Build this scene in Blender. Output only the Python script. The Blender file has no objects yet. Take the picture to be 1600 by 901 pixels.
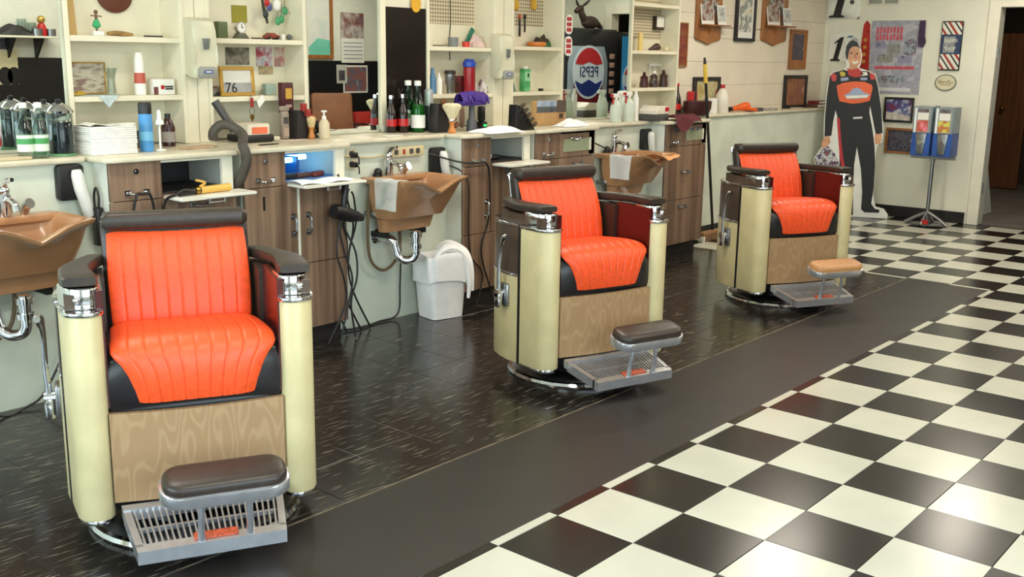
import bpy, bmesh, math, random
from mathutils import Vector, Matrix
random.seed(7)
R = math.radians
C = bpy.context.scene.collection

# ------------------------------------------------------------------ camera
CAM = Vector((-2.3058, -1.9945, 1.5052))
YAW, PIT, ROL, FPX = .8678, .2171, .0156, 1631.77
_f = Vector((math.sin(YAW)*math.cos(PIT), math.cos(YAW)*math.cos(PIT), -math.sin(PIT)))
_r = Vector((math.cos(YAW), -math.sin(YAW), 0)); _u = _r.cross(_f)
RT = _r*math.cos(ROL)+_u*math.sin(ROL); UP = _u*math.cos(ROL)-_r*math.sin(ROL)
cam = bpy.data.cameras.new('camera'); camo = bpy.data.objects.new('camera', cam); C.objects.link(camo)
cam.sensor_width = 36; cam.lens = FPX/1600*36; cam.clip_start = .05
M3 = Matrix((RT, UP, -_f)).transposed()
camo.matrix_world = Matrix.Translation(CAM) @ M3.to_4x4()
bpy.context.scene.camera = camo

def P(px, py, x=None, y=None, z=None):
    """point of the photograph on a known surface of the room"""
    d = RT*((px-800)/FPX) - UP*((py-450.5)/FPX) + _f
    t = (x-CAM.x)/d.x if x is not None else (y-CAM.y)/d.y if y is not None else (z-CAM.z)/d.z
    return CAM + d*t

# ------------------------------------------------------------------ world, lights, exposure
MIRY = 2.695         # mirror plane on the back wall
BLK = 2.74           # painted block wall at the far end
OPY = -3.2           # wall across the room
LWX = -4.6           # street window wall
W = bpy.data.worlds.new('world'); bpy.context.scene.world = W; W.use_nodes = True
bg = W.node_tree.nodes['Background']
sky = W.node_tree.nodes.new('ShaderNodeTexSky'); sky.sky_type = 'NISHITA'; sky.sun_disc = False
sky.sun_elevation = R(50); sky.sun_rotation = R(150); sky.air_density = 1.0
W.node_tree.links.new(sky.outputs[0], bg.inputs[0]); bg.inputs[1].default_value = .35

def area(name, loc, rot, sx, sy, watt, col):
    l = bpy.data.lights.new(name, 'AREA'); l.shape = 'RECTANGLE'; l.size = sx; l.size_y = sy
    l.energy = watt; l.color = col
    o = bpy.data.objects.new(name, l); C.objects.link(o); o.location = loc; o.rotation_euler = rot
    return o
# daylight falling in through the street windows (left wall and the wall behind the camera)
area('window_daylight', (LWX-.16, .3, 1.45), (0, R(-90), 0), 1.9, 3.6, 175, (.84, .94, 1.0))
area('window_daylight', (-1.6, OPY-.16, 1.45), (R(90), 0, 0), 4.4, 1.9, 140, (.88, .96, 1.0))
CEIL = [(-.8, -.6), (2.2, -.6), (5.2, -.6), (-.8, 1.45), (2.2, 1.45), (5.2, 1.45), (7.0, .6), (2.6, -2.3), (6.2, -2.3)]  # last two fixtures are added to brighten the wall across the room
for cx, cy in CEIL:
    area('fluorescent_light', (cx, cy, 2.60), (0, 0, 0), 1.15, .28, 24 if cx < 4 else 24, (1.0, .91, .78))
area('back_room_fill_light', (10.0, 1.0, 2.69), (0, 0, 0), .3, .3, 14, (1.0, .85, .65))  # added lamp, lifts the dark back room
vs = bpy.context.scene.view_settings
vs.view_transform = 'Standard'; vs.look = 'None'; vs.gamma = 1; vs.use_curve_mapping = False
vs.exposure = 0.06

# ------------------------------------------------------------------ materials
def lin(c):
    return tuple(((v/255)/12.92 if v/255 <= .04045 else ((v/255+.055)/1.055)**2.4) for v in c)+(1,)
MATS = {}
def mat(name, rgb, rough=.5, metal=0, var=.06, scale=6, bump=0, alpha=None, emit=None, trans=0, coat=0, stretch=None, rgb2=None, mix=(.4, .6), spec=.5, detail=4, coord='Object'):
    if name in MATS: return MATS[name]
    m = bpy.data.materials.new(name); m.use_nodes = True; MATS[name] = m
    nt = m.node_tree; N = nt.nodes; L = nt.links
    b = N['Principled BSDF']
    b.inputs['Roughness'].default_value = rough; b.inputs['Metallic'].default_value = metal
    b.inputs['Specular IOR Level'].default_value = spec
    b.inputs['Coat Weight'].default_value = coat; b.inputs['Transmission Weight'].default_value = trans
    tc = N.new('ShaderNodeTexCoord'); mp = N.new('ShaderNodeMapping')
    L.new(N.new('ShaderNodeNewGeometry').outputs['Position'] if coord == 'World' else tc.outputs[coord], mp.inputs[0])
    if stretch: mp.inputs['Scale'].default_value = stretch
    nz = N.new('ShaderNodeTexNoise'); nz.inputs['Scale'].default_value = scale; nz.inputs['Detail'].default_value = detail
    L.new(mp.outputs[0], nz.inputs['Vector'])
    cr = N.new('ShaderNodeValToRGB'); L.new(nz.outputs['Fac'], cr.inputs[0])
    c = lin(rgb)
    a, d = (c, lin(rgb2)) if rgb2 else (tuple(v*(1-var) for v in c[:3])+(1,), tuple(min(1, v*(1+var)) for v in c[:3])+(1,))
    cr.color_ramp.elements[0].color = a; cr.color_ramp.elements[1].color = d
    cr.color_ramp.elements[0].position, cr.color_ramp.elements[1].position = mix
    L.new(cr.outputs[0], b.inputs['Base Color'])
    if bump:
        bp = N.new('ShaderNodeBump'); bp.inputs['Strength'].default_value = bump; bp.inputs['Distance'].default_value = .01
        L.new(nz.outputs['Fac'], bp.inputs['Height']); L.new(bp.outputs[0], b.inputs['Normal'])
    if emit:
        b.inputs['Emission Color'].default_value = lin(emit[0]); b.inputs['Emission Strength'].default_value = emit[1]
    if alpha is not None: b.inputs['Alpha'].default_value = alpha
    return m

def mprint(name, cols, scale=14, stretch=(1, 1, 1), rough=.45, kind='noise'):
    """printed picture: blotches of the given colours"""
    if name in MATS: return MATS[name]
    m = bpy.data.materials.new(name); m.use_nodes = True; MATS[name] = m
    nt = m.node_tree; N = nt.nodes; L = nt.links; b = N['Principled BSDF']; b.inputs['Roughness'].default_value = rough
    tc = N.new('ShaderNodeTexCoord'); mp = N.new('ShaderNodeMapping'); mp.inputs['Scale'].default_value = stretch
    L.new(tc.outputs['Object'], mp.inputs[0])
    nz = N.new('ShaderNodeTexNoise'); nz.inputs['Scale'].default_value = scale; nz.inputs['Detail'].default_value = 5
    L.new(mp.outputs[0], nz.inputs['Vector'])
    cr = N.new('ShaderNodeValToRGB'); L.new(nz.outputs['Fac'], cr.inputs[0])
    e = cr.color_ramp.elements; n = len(cols)
    e[0].position = .28; e[0].color = lin(cols[0]); e[1].position = .72; e[1].color = lin(cols[-1])
    for i in range(1, n-1):
        k = e.new(.28+.44*i/(n-1)); k.color = lin(cols[i])
    L.new(cr.outputs[0], b.inputs['Base Color'])
    return m

def mglass(name, tint, gloss=.08):
    if name in MATS: return MATS[name]
    m = bpy.data.materials.new(name); m.use_nodes = True; MATS[name] = m
    nt = m.node_tree; N = nt.nodes; L = nt.links; N.remove(N['Principled BSDF'])
    t = N.new('ShaderNodeBsdfTransparent'); t.inputs[0].default_value = lin(tint)
    g = N.new('ShaderNodeBsdfGlossy'); g.inputs['Roughness'].default_value = .03
    lw = N.new('ShaderNodeLayerWeight'); lw.inputs[0].default_value = .25
    ma = N.new('ShaderNodeMath'); ma.operation = 'ADD'; ma.inputs[1].default_value = gloss; ma.use_clamp = True
    L.new(lw.outputs['Facing'], ma.inputs[0]); mu = N.new('ShaderNodeMath'); mu.operation = 'MULTIPLY'; mu.inputs[1].default_value = .25
    L.new(ma.outputs[0], mu.inputs[0])
    mx = N.new('ShaderNodeMixShader'); L.new(mu.outputs[0], mx.inputs[0]); L.new(t.outputs[0], mx.inputs[1]); L.new(g.outputs[0], mx.inputs[2])
    L.new(mx.outputs[0], N['Material Output'].inputs[0])
    return m

# ------------------------------------------------------------------ geometry builder
def catmull(pts, k=6, closed=False):
    pts = [Vector(p) for p in pts]; n = len(pts)
    if n < 3: return pts
    out = []
    rng = range(n if closed else n-1)
    for i in rng:
        if closed: a, b, c, d = pts[(i-1) % n], pts[i], pts[(i+1) % n], pts[(i+2) % n]
        else: a, b, c, d = pts[max(i-1, 0)], pts[i], pts[i+1], pts[min(i+2, n-1)]
        for s in range(k):
            t = s/k
            out.append(.5*((2*b)+(c-a)*t+(2*a-5*b+4*c-d)*t*t+(3*b-a-3*c+d)*t**3))
    if not closed: out.append(pts[-1])
    return out

class G:
    def __init__(s): s.bm = bmesh.new()
    def box(s, x0, x1, y0, y1, z0, z1, b=0, seg=2):
        r = bmesh.ops.create_cube(s.bm, size=1)['verts']
        for v in r:
            v.co = Vector((x0+(v.co.x+.5)*(x1-x0), y0+(v.co.y+.5)*(y1-y0), z0+(v.co.z+.5)*(z1-z0)))
        if b:
            es = list({e for v in r for e in v.link_edges})
            bmesh.ops.bevel(s.bm, geom=es, offset=min(b, .49*min(abs(x1-x0), abs(y1-y0), abs(z1-z0))), segments=seg, profile=.5, affect='EDGES')
        return s
    def ring(s, prof, n=20, c=(0, 0, 0), sx=1, sy=1):
        """lathe of (r, z) pairs about the vertical through c"""
        rows = []
        for r, z in prof:
            if r < 1e-5: rows.append([s.bm.verts.new((c[0], c[1], c[2]+z))])
            else: rows.append([s.bm.verts.new((c[0]+sx*r*math.cos(2*math.pi*i/n), c[1]+sy*r*math.sin(2*math.pi*i/n), c[2]+z)) for i in range(n)])
        for a, b in zip(rows, rows[1:]):
            for i in range(n):
                j = (i+1) % n
                if len(a) == 1 and len(b) == 1: continue
                f = [a[0], b[i], b[j]] if len(a) == 1 else [a[i], a[j], b[0]] if len(b) == 1 else [a[i], a[j], b[j], b[i]]
                try: s.bm.faces.new(f)
                except ValueError: pass
        return s
    def tube(s, pts, r, n=8, k=5, smooth=True, closed=False, cap=True):
        pts = catmull(pts, k, closed) if smooth else [Vector(p) for p in pts]
        m = len(pts); rs = r if isinstance(r, (list, tuple)) else None
        up = Vector((0, 0, 1)); rows = []
        prev = None
        for i, p in enumerate(pts):
            if closed: t = pts[(i+1) % m]-pts[i-1]
            else: t = pts[min(i+1, m-1)]-pts[max(i-1, 0)]
            if t.length < 1e-9: t = Vector((0, 0, 1))
            t.normalize()
            if prev is None:
                a = t.cross(up) if abs(t.z) < .9 else t.cross(Vector((1, 0, 0)))
            else:
                a = prev-t*prev.dot(t)
            a.normalize(); prev = a; b = t.cross(a)
            rr = r
            if rs:
                f = i/(m-1)*(len(rs)-1); q = int(min(f, len(rs)-2)); rr = rs[q]+(rs[q+1]-rs[q])*(f-q)
            rows.append([s.bm.verts.new(p+(a*math.cos(2*math.pi*j/n)+b*math.sin(2*math.pi*j/n))*rr) for j in range(n)])
        pr = list(zip(rows, rows[1:]))+([(rows[-1], rows[0])] if closed else [])
        for a, b in pr:
            for j in range(n): s.bm.faces.new([a[j], a[(j+1) % n], b[(j+1) % n], b[j]])
        if cap and not closed:
            s.bm.faces.new(rows[0][::-1]); s.bm.faces.new(rows[-1])
        return s
    def cyl(s, a, b, r, r2=None, n=16): return s.tube([a, b], [r, r if r2 is None else r2], n=n, smooth=False)
    def prism(s, pts, h0, h1, axis='z', b=0):
        """polygon extruded along an axis; pts are the two other coordinates in xyz order"""
        def mk(p, h): return (p[0], p[1], h) if axis == 'z' else (p[0], h, p[1]) if axis == 'y' else (h, p[0], p[1])
        A = [s.bm.verts.new(mk(p, h0)) for p in pts]; B = [s.bm.verts.new(mk(p, h1)) for p in pts]
        n = len(pts); fs = [s.bm.faces.new(A[::-1]), s.bm.faces.new(B)]
        for i in range(n): fs.append(s.bm.faces.new([A[i], A[(i+1) % n], B[(i+1) % n], B[i]]))
        if b:
            es = list({e for f in fs[:2] for e in f.edges})
            bmesh.ops.bevel(s.bm, geom=es, offset=b, segments=2, profile=.5, affect='EDGES')
        return s
    def grid(s, fn, nu, nv, closed_u=False):
        V = [[s.bm.verts.new(fn(i/nu, j/nv)) for j in range(nv+1)] for i in range(nu if closed_u else nu+1)]
        m = len(V)
        for i in range(nu):
            for j in range(nv): s.bm.faces.new([V[i][j], V[(i+1) % m][j], V[(i+1) % m][j+1], V[i][j+1]])
        return s
    def ball(s, c, r, n=12, sx=1, sy=1, sz=1):
        k = n//2
        return s.ring([(r*math.sin(math.pi*i/k), -r*sz*math.cos(math.pi*i/k)) for i in range(k+1)], n, c, sx, sy)
    def move(s, M):
        bmesh.ops.transform(s.bm, matrix=M, verts=s.bm.verts[:]); return s
    def mesh(s, name, m, smooth=True):
        bmesh.ops.recalc_face_normals(s.bm, faces=s.bm.faces[:])
        me = bpy.data.meshes.new(name); s.bm.to_mesh(me); s.bm.free()
        if m: me.materials.append(m)
        if smooth:
            me.polygons.foreach_set('use_smooth', [True]*len(me.polygons)); me.set_sharp_from_angle(angle=R(38))
        return me
def rrect(w, h, r, n=5, cx=0, cy=0):
    o = []
    for k, (sx, sy) in enumerate(((1, 1), (-1, 1), (-1, -1), (1, -1))):
        for i in range(n+1):
            a = R(90*k+90*i/n); o.append((cx+sx*(w/2-r)+r*math.cos(a), cy+sy*(h/2-r)+r*math.sin(a)))
    return o

def obj(name, g, m, parent=None, loc=None, rot=None, kind=None, smooth=True):
    me = g.mesh(name, m, smooth) if isinstance(g, G) else g
    o = bpy.data.objects.new(name, me); C.objects.link(o)
    if parent: o.parent = parent
    if loc: o.location = loc
    if rot: o.rotation_euler = rot
    if kind: o['kind'] = kind
    return o
def tag(o, label, cat, group=None):
    o['label'] = label; o['category'] = cat
    if group: o['group'] = group
    return o
def thing(name, label, cat, loc=(0, 0, 0), rotz=0, group=None):
    o = bpy.data.objects.new(name, None); C.objects.link(o); o.empty_display_size = .1
    o.location = loc; o.rotation_euler = (0, 0, rotz)
    return tag(o, label, cat, group)
def single(name, g, m, label, cat, loc=None, rot=None, group=None, smooth=True):
    return tag(obj(name, g, m, None, loc, rot, smooth=smooth), label, cat, group)
def struct(name, g, m, label=None, smooth=False):
    o = obj(name, g, m, smooth=smooth); o['kind'] = 'structure'
    if label: o['label'] = label
    return o
def dup(root, loc, rotz, label=None):
    r = root.copy(); C.objects.link(r); r.location = loc; r.rotation_euler = (0, 0, rotz)
    if label: r['label'] = label
    for ch in list(root.children):
        c = ch.copy(); C.objects.link(c); c.parent = r
        for g in ch.children:
            d = g.copy(); C.objects.link(d); d.parent = c
    return r
def text(s, size, m, parent, loc, rot, name='lettering', ext=.0008, shear=0, sx=1):
    cu = bpy.data.curves.new('t', 'FONT'); cu.body = s; cu.size = size; cu.extrude = ext; cu.shear = shear
    cu.align_x = 'CENTER'; cu.align_y = 'CENTER'; cu.resolution_u = 3
    t = bpy.data.objects.new('t', cu); C.objects.link(t); bpy.context.view_layer.update()
    me = bpy.data.meshes.new_from_object(t.evaluated_get(bpy.context.evaluated_depsgraph_get()))
    bpy.data.objects.remove(t); bpy.data.curves.remove(cu); me.name = name
    me.materials.clear(); me.materials.append(m)
    o = obj(name, me, None, parent, loc, rot); o.scale = (sx, 1, 1)
    return o

# common materials
wall_m = mat('cream_wall_paint', (222, 216, 194), .6, var=.03, scale=3, bump=.05)
white_m = mat('white_paint', (226, 222, 204), .5, var=.03)
shelf_m = mat('cream_shelf_paint', (228, 221, 196), .45, var=.03)
chrome = mat('chrome', (215, 215, 218), .1, 1, var=.02)
steel = mat('brushed_steel', (150, 150, 152), .32, 1, var=.06, scale=30)
black_m = mat('black_plastic', (22, 21, 22), .4)
blackrub = mat('black_rubber', (28, 27, 27), .6)
dkbrown = mat('dark_brown_vinyl', (50, 40, 34), .38, var=.1, scale=40, bump=.05)
cord_m = mat('cord_black', (25, 23, 22), .5)
paper = mat('white_paper', (232, 230, 222), .7, var=.02)
clear = mglass('clear_glass', (235, 240, 238))
# ------------------------------------------------------------------ the room
T = .3048
XE = 17*T                     # end of the dark station floor
FLZ = -.006
floor = struct('floor', G().box(LWX, 8.32, OPY, 2.95, -.1, FLZ), mat('grout_dark', (58, 52, 46), .7, coord='World'), 'checkered and dark tiled shop floor')
tw = mat('white_vinyl_tile', (196, 196, 181), .22, var=.05, scale=2.2, coord='World', bump=.02, spec=.5)
tb = mat('black_vinyl_tile', (22, 20, 19), .22, var=.3, scale=2.2, coord='World', bump=.02, spec=.5)
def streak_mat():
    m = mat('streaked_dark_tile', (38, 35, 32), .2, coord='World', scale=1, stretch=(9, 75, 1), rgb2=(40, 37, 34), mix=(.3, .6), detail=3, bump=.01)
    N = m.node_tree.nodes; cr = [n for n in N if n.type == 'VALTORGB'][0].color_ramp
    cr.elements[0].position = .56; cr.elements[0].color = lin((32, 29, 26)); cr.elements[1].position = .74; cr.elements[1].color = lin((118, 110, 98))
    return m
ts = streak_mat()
runner_m = mat('runner_grey', (34, 31, 29), .42, var=.12, scale=5, coord='World', bump=.02)
def tile_mesh(sx, sy, m): return G().box(0.0008, sx-.0008, .0008, sy-.0008, FLZ-.002, 0, .0012, 1).mesh('floor_tile', m, False)
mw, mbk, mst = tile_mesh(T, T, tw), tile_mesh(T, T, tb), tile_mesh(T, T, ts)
def px_of(p):
    d = Vector(p)-CAM; w = d.dot(_f)
    return (800+FPX*d.dot(RT)/w, 450.5-FPX*d.dot(UP)/w) if w > .2 else (-9999, -9999)
near, far = [], {0: G(), 1: G()}
for i in range(-8, 27):
    for j in range(-9, 11):
        if j < 0 and i < 17: continue
        x0, y0 = i*T, -(j+1)*T
        x1, y1 = min(x0+T, 8.2), min(y0+T, 2.58)
        if x1-x0 < .03 or y1-y0 < .03 or y0 < OPY: continue
        u, v = px_of((x0+T/2, y0+T/2, 0))
        col = (i+j) % 2
        if -120 < u < 1720 and 200 < v < 1050 and x1-x0 > .3 and y1-y0 > .3: near.append((v, x0, y0, col))
        else: far[col].box(x0+.0008, x1-.0008, y0+.0008, y1-.0008, FLZ-.002, 0)
near.sort(reverse=True)
for v, x0, y0, col in near[:300]:
    obj('black_tile' if col == 0 else 'white_tile', mbk if col == 0 else mw, None, floor, (x0, y0, 0))
for v, x0, y0, col in near[300:]: far[col].box(x0, x0+T, y0, y0+T, FLZ-.002, 0)
obj('black_tile_rest', far[0], tb, floor, kind='stuff', smooth=False); obj('white_tile_rest', far[1], tw, floor, kind='stuff', smooth=False)
SW = .036
for i in range(-6, 17):
    obj('edge_strip', G().box(i*T+.001, min((i+1)*T, XE-(SW if i == 16 else 0))-.001, .001, SW, FLZ-.002, .0005), tw if i % 2 == 0 else tb, floor, smooth=False)
for j in range(-8, 0):
    obj('edge_strip', G().box(XE-SW, XE-.001, -(j+1)*T+(SW if j == -1 else .001), min(-j*T, 2.3)-.001, FLZ-.002, .0005), tw if (16+j) % 2 else tb, floor, smooth=False)
RY = .60
obj('runner_strip', G().box(LWX, XE-SW-.001, SW+.001, RY-.004, FLZ-.002, .0006), runner_m, floor, smooth=False)
obj('runner_edge', G().box(LWX, XE-SW-.001, RY-.004, RY+.004, FLZ-.002, .001), mat('worn_edge', (112, 98, 80), .5, var=.5, scale=4, coord='World', stretch=(3, 30, 1)), floor, smooth=False)
rest = G()
for i in range(-9, 18):
    for j in range(6):
        x0, y0 = i*T-.1, RY+.005+j*T
        x1 = min(x0+T, XE-SW-.001)
        if x1-x0 < .05: continue
        u, v = px_of((x0+T/2, y0+T/2, 0))
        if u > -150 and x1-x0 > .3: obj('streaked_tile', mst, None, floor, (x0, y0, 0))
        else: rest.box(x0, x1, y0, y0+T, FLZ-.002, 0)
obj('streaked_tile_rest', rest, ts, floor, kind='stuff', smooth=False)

# back wall: flat slab plus the furring between the shelf recesses
wb = struct('wall_back', G().box(LWX-.1, 8.32, 2.88, 2.98, 0, 2.75), wall_m, 'cream painted back wall')
SH = [(.069, .677), (.806, 1.437), (2.37, 3.01), (3.17, 3.74), (4.59, 5.29)]   # shelf units at the wall
gaps = [(LWX, .069), (1.437, 2.37), (3.74, 4.59)]
for a, b in gaps: obj('wall_section', G().box(a, b, MIRY+.008, 2.88, 1.061, 2.75), wall_m, wb, smooth=False)
obj('wall_section', G().box(5.29, 8.2, BLK+.012, 2.88, 0, 2.75), mat('mortar', (210, 200, 180), .8), wb, smooth=False)
blk = mat('painted_block', (224, 214, 194), .55, var=.04, scale=3, bump=.12, coord='World')
bz = 1.06-.16
for k in range(10):
    z0, z1 = bz+k*.2, min(bz+(k+1)*.2, 2.75)
    x = 5.29-(.2 if k % 2 else 0)
    while x < 8.2:
        a, b = max(x, 5.29), min(x+.4, 8.2)
        if b-a > .03 and z1-z0 > .02 and z1 > 1.0: obj('block', G().box(a+.0008, b-.0008, BLK, BLK+.02, z0+.0008, z1-.0008, .0015, 1), blk, wb, smooth=False)
        x += .4
# lower wall behind the basins and the low wall with the ledge at the far end
LWY = 2.39
lowm = mat('lower_wall_paint', (208, 214, 198), .5, var=.06, scale=4, bump=.06, coord='World')
for n, (a, b) in enumerate(((LWX, 0.0), (1.33, 2.24), (3.56, 4.47))):
    struct('wall_low_%d' % (n+1), G().box(a, b, LWY, 2.88, 0, 1.034), lowm, 'cream lower wall behind a shampoo basin')
struct('wall_low_4', G().box(5.06, 8.2, 2.585, 2.74, 0, 1.034), lowm, 'cream low wall under the ledge')
base_m = mat('black_vinyl_base', (30, 28, 28), .35)
struct('baseboard_back', G().box(5.07, 8.19, 2.575, 2.584, .0, .10, .003, 1), base_m)
struct('baseboard_right', G().box(8.176, 8.199, 1.17, 2.57, 0, .11, .003, 1), base_m)
# right wall with the doorway
DY0, DY1, DZ = -.04, 1.06, 2.04
wr = struct('wall_right', G().box(8.2, 8.32, DY1, 2.98, 0, 2.75).box(8.2, 8.32, -.95, DY0, 0, 2.75).box(8.2, 8.32, DY0, DY1, DZ, 2.75), mat('right_wall_paint', (226, 224, 206), .55, var=.03, scale=3, coord='World'), 'cream right wall with a doorway')
obj('seam', G().box(8.197, 8.2005, 2.645, 2.66, .11, 2.75), white_m, wr)
tr = struct('trim_1', G().box(8.178, 8.335, DY1-.02, DY1+.085, 0, DZ+.09, .004, 1).box(8.178, 8.335, DY0-.085, DY0+.02, 0, DZ+.09, .004, 1).box(8.178, 8.335, DY0+.02, DY1-.02, DZ-.01, DZ+.09, .004, 1), white_m, 'white door casing')
for z in (1.62, .95, .36): obj('hinge', G().box(8.20, 8.215, DY1-.028, DY1-.018, z-.045, z+.045).cyl((8.205, DY1-.03, z-.05), (8.205, DY1-.03, z+.05), .007), steel, tr)
struct('wall_back_room_3', G().box(8.32, 9.25, 1.60, 1.66, 0, 2.75), mat('back_room_board', (84, 76, 66), .8))
door1 = tag(bpy.data.objects.new('door_panel', None), 'white door panel leaning against a wall just inside the back room', 'door'); C.objects.link(door1)
door1.location = (8.36, 1.22, .003); door1.rotation_euler = (R(-10), 0, 0)
obj('leaf', G().box(0, .83, -.018, .018, 0, 1.95, .003, 1), mat('door_white', (205, 208, 200), .45), door1)
brass = mat('brass', (176, 140, 66), .3, 1)
obj('latch_plate', G().box(.77, .835, -.022, .022, .97, 1.03), brass, door1)
obj('chain', G().box(.3, .77, -.024, -.018, .985, 1.0), brass, door1)
# back room
brw = mat('back_room_wall', (58, 50, 44), .8); brf = mat('concrete_floor', (92, 88, 82), .7, var=.15, scale=4)
struct('floor_back_room', G().box(8.32, 12.4, -1.6, 3.0, -.1, 0), brf)
struct('wall_back_room_1', G().box(12.3, 12.4, -1.6, 3.0, 0, 2.75), brw)
struct('wall_back_room_2', G().box(8.32, 12.4, 2.98, 3.08, 0, 2.75).box(8.32, 12.4, -1.7, -1.6, 0, 2.75), brw)
a = P(1546, 288, x=11.6); b = P(1586, 286, x=11.6)
d2 = struct('door_2', G().box(11.6, 11.64, b.y-.02, a.y+.25, .01, P(1570, 52, x=11.6).z, .003, 1), mat('brown_wood_door', (112, 72, 44), .4, var=.15, scale=3, stretch=(1, 8, .7)), 'brown wooden door leaning in the dark back room')
k = P(1567, 169, x=11.6); obj('door_knob', G().ball((11.565, k.y, k.z), .03).cyl((11.6, k.y, k.z), (11.57, k.y, k.z), .014), MATS['brass'], d2)
rack = thing('metal_rack', 'dark metal storage rack in the back room', 'rack', (10.6, .32, 0))
for x in (0, .8):
    for y in (0, .42): obj('post', G().box(x-.018, x+.018, y-.018, y+.018, 0, 2.1), black_m, rack)
for z in (.25, .8, 1.35, 1.9): obj('shelf', G().box(-.02, .82, -.02, .44, z, z+.03), black_m, rack)
obj('brace', G().cyl((0, 0, .2), (0, .42, 1.4), .01).cyl((0, .42, .8), (0, 0, 1.9), .01), black_m, rack)
single('storage_box', G().box(10.66, 11.0, .35, .66, .281, .62, .01), mat('pale_box', (150, 142, 128), .7), 'pale storage box on the lowest rack shelf', 'box')
single('paint_can', G().ring([(0, 0), (.09, 0), (.09, .22), (.095, .225), (.08, .23), (0, .225)], 16, (10.8, .5, .831)), mat('grey_can', (110, 108, 104), .4), 'grey can standing on the rack in the back room', 'can')

# far side of the room (seen in the mirrors) with the street windows
opm = mat('far_wall_paint', (220, 222, 210), .6, var=.03)
WZ0, WZ1, WA, WB = .5, 2.4, -3.8, .6
wf = struct('wall_front', G().box(LWX, WA, OPY-.1, OPY, 0, 2.75).box(WA, WB, OPY-.1, OPY, 0, WZ0).box(WA, WB, OPY-.1, OPY, WZ1, 2.75).box(WB, 9.2, OPY-.1, OPY, 0, 2.75), opm, 'wall across the room with a street window')
LA, LB = -1.5, 2.1
wl = struct('wall_left', G().box(LWX-.1, LWX, OPY-.1, LA, 0, 2.75).box(LWX-.1, LWX, LA, LB, 0, WZ0).box(LWX-.1, LWX, LA, LB, WZ1, 2.75).box(LWX-.1, LWX, LB, 2.98, 0, 2.75), opm, 'left wall with a street window')
fr = mat('aluminium_frame', (170, 172, 172), .35, .8); pane = mglass('window_glass', (245, 250, 250), .02)
def window(n, horiz):
    A, B = (WA, WB) if horiz else (LA, LB)
    def bx(g, u0, u1, t0, t1, z0, z1): return g.box(u0, u1, OPY+t0, OPY+t1, z0, z1) if horiz else g.box(LWX+t0, LWX+t1, u0, u1, z0, z1)
    g = G(); bx(g, A, B, -.09, -.03, WZ0, WZ0+.05); bx(g, A, B, -.09, -.03, WZ1-.05, WZ1)
    m = 4; 
    for i in range(m+1):
        u = A+(B-A)*i/m; bx(g, max(A, u-.025), min(B, u+.025), -.09, -.03, WZ0+.05, WZ1-.05)
    w = struct(n, g, fr, 'street window')
    for i in range(m):
        u0, u1 = A+(B-A)*i/m+.025, A+(B-A)*(i+1)/m-.025
        obj('pane', bx(G(), u0, u1, -.064, -.058, WZ0+.05, WZ1-.05), pane, w)
window('window_1', True); window('window_2', False)
struct('wall_partition', G().box(6.9, 8.32, -.95, -.85, 0, 2.75).box(9.1, 9.2, OPY, -.95, 0, 2.75), opm, 'short partition wall behind the drinks machines')
struct('ceiling', G().box(LWX-.1, 12.4, OPY-.1, 3.08, 2.75, 2.85), mat('ceiling_paint', (226, 224, 214), .8))
fx = mat('fixture_white', (235, 235, 230), .4); df = mat('diffuser', (255, 250, 235), .5, emit=((255, 238, 205), 1.6))
FXL = ['in front of the near barber chair', 'in front of the middle barber chair', 'in front of the far barber chair', 'above the near barber chair', 'above the middle barber chair', 'above the far barber chair', 'by the doorway', 'added above the lone red waiting chair to brighten the wall', 'added above the brown waiting chair to brighten the wall']
def fixture():
    t = thing('ceiling_light', 'long white fluorescent ceiling fixture '+FXL[0], 'ceiling light', (0, 0, 2.75), 0)
    obj('housing', G().box(-.62, .62, -.17, .17, -.06, 0, .01), fx, t)
    obj('diffuser', G().box(-.6, .6, -.15, .15, -.1, -.06, .012), df, t)
    return t
f0 = fixture()
for n, (cx, cy) in enumerate(CEIL):
    if n == 0: f0.location = (cx, cy, 2.75)
    else: dup(f0, (cx, cy, 2.75), 0, 'long white fluorescent ceiling fixture '+FXL[n])
black_wains = mat('black_wainscot', (20, 20, 22), .35)
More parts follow.
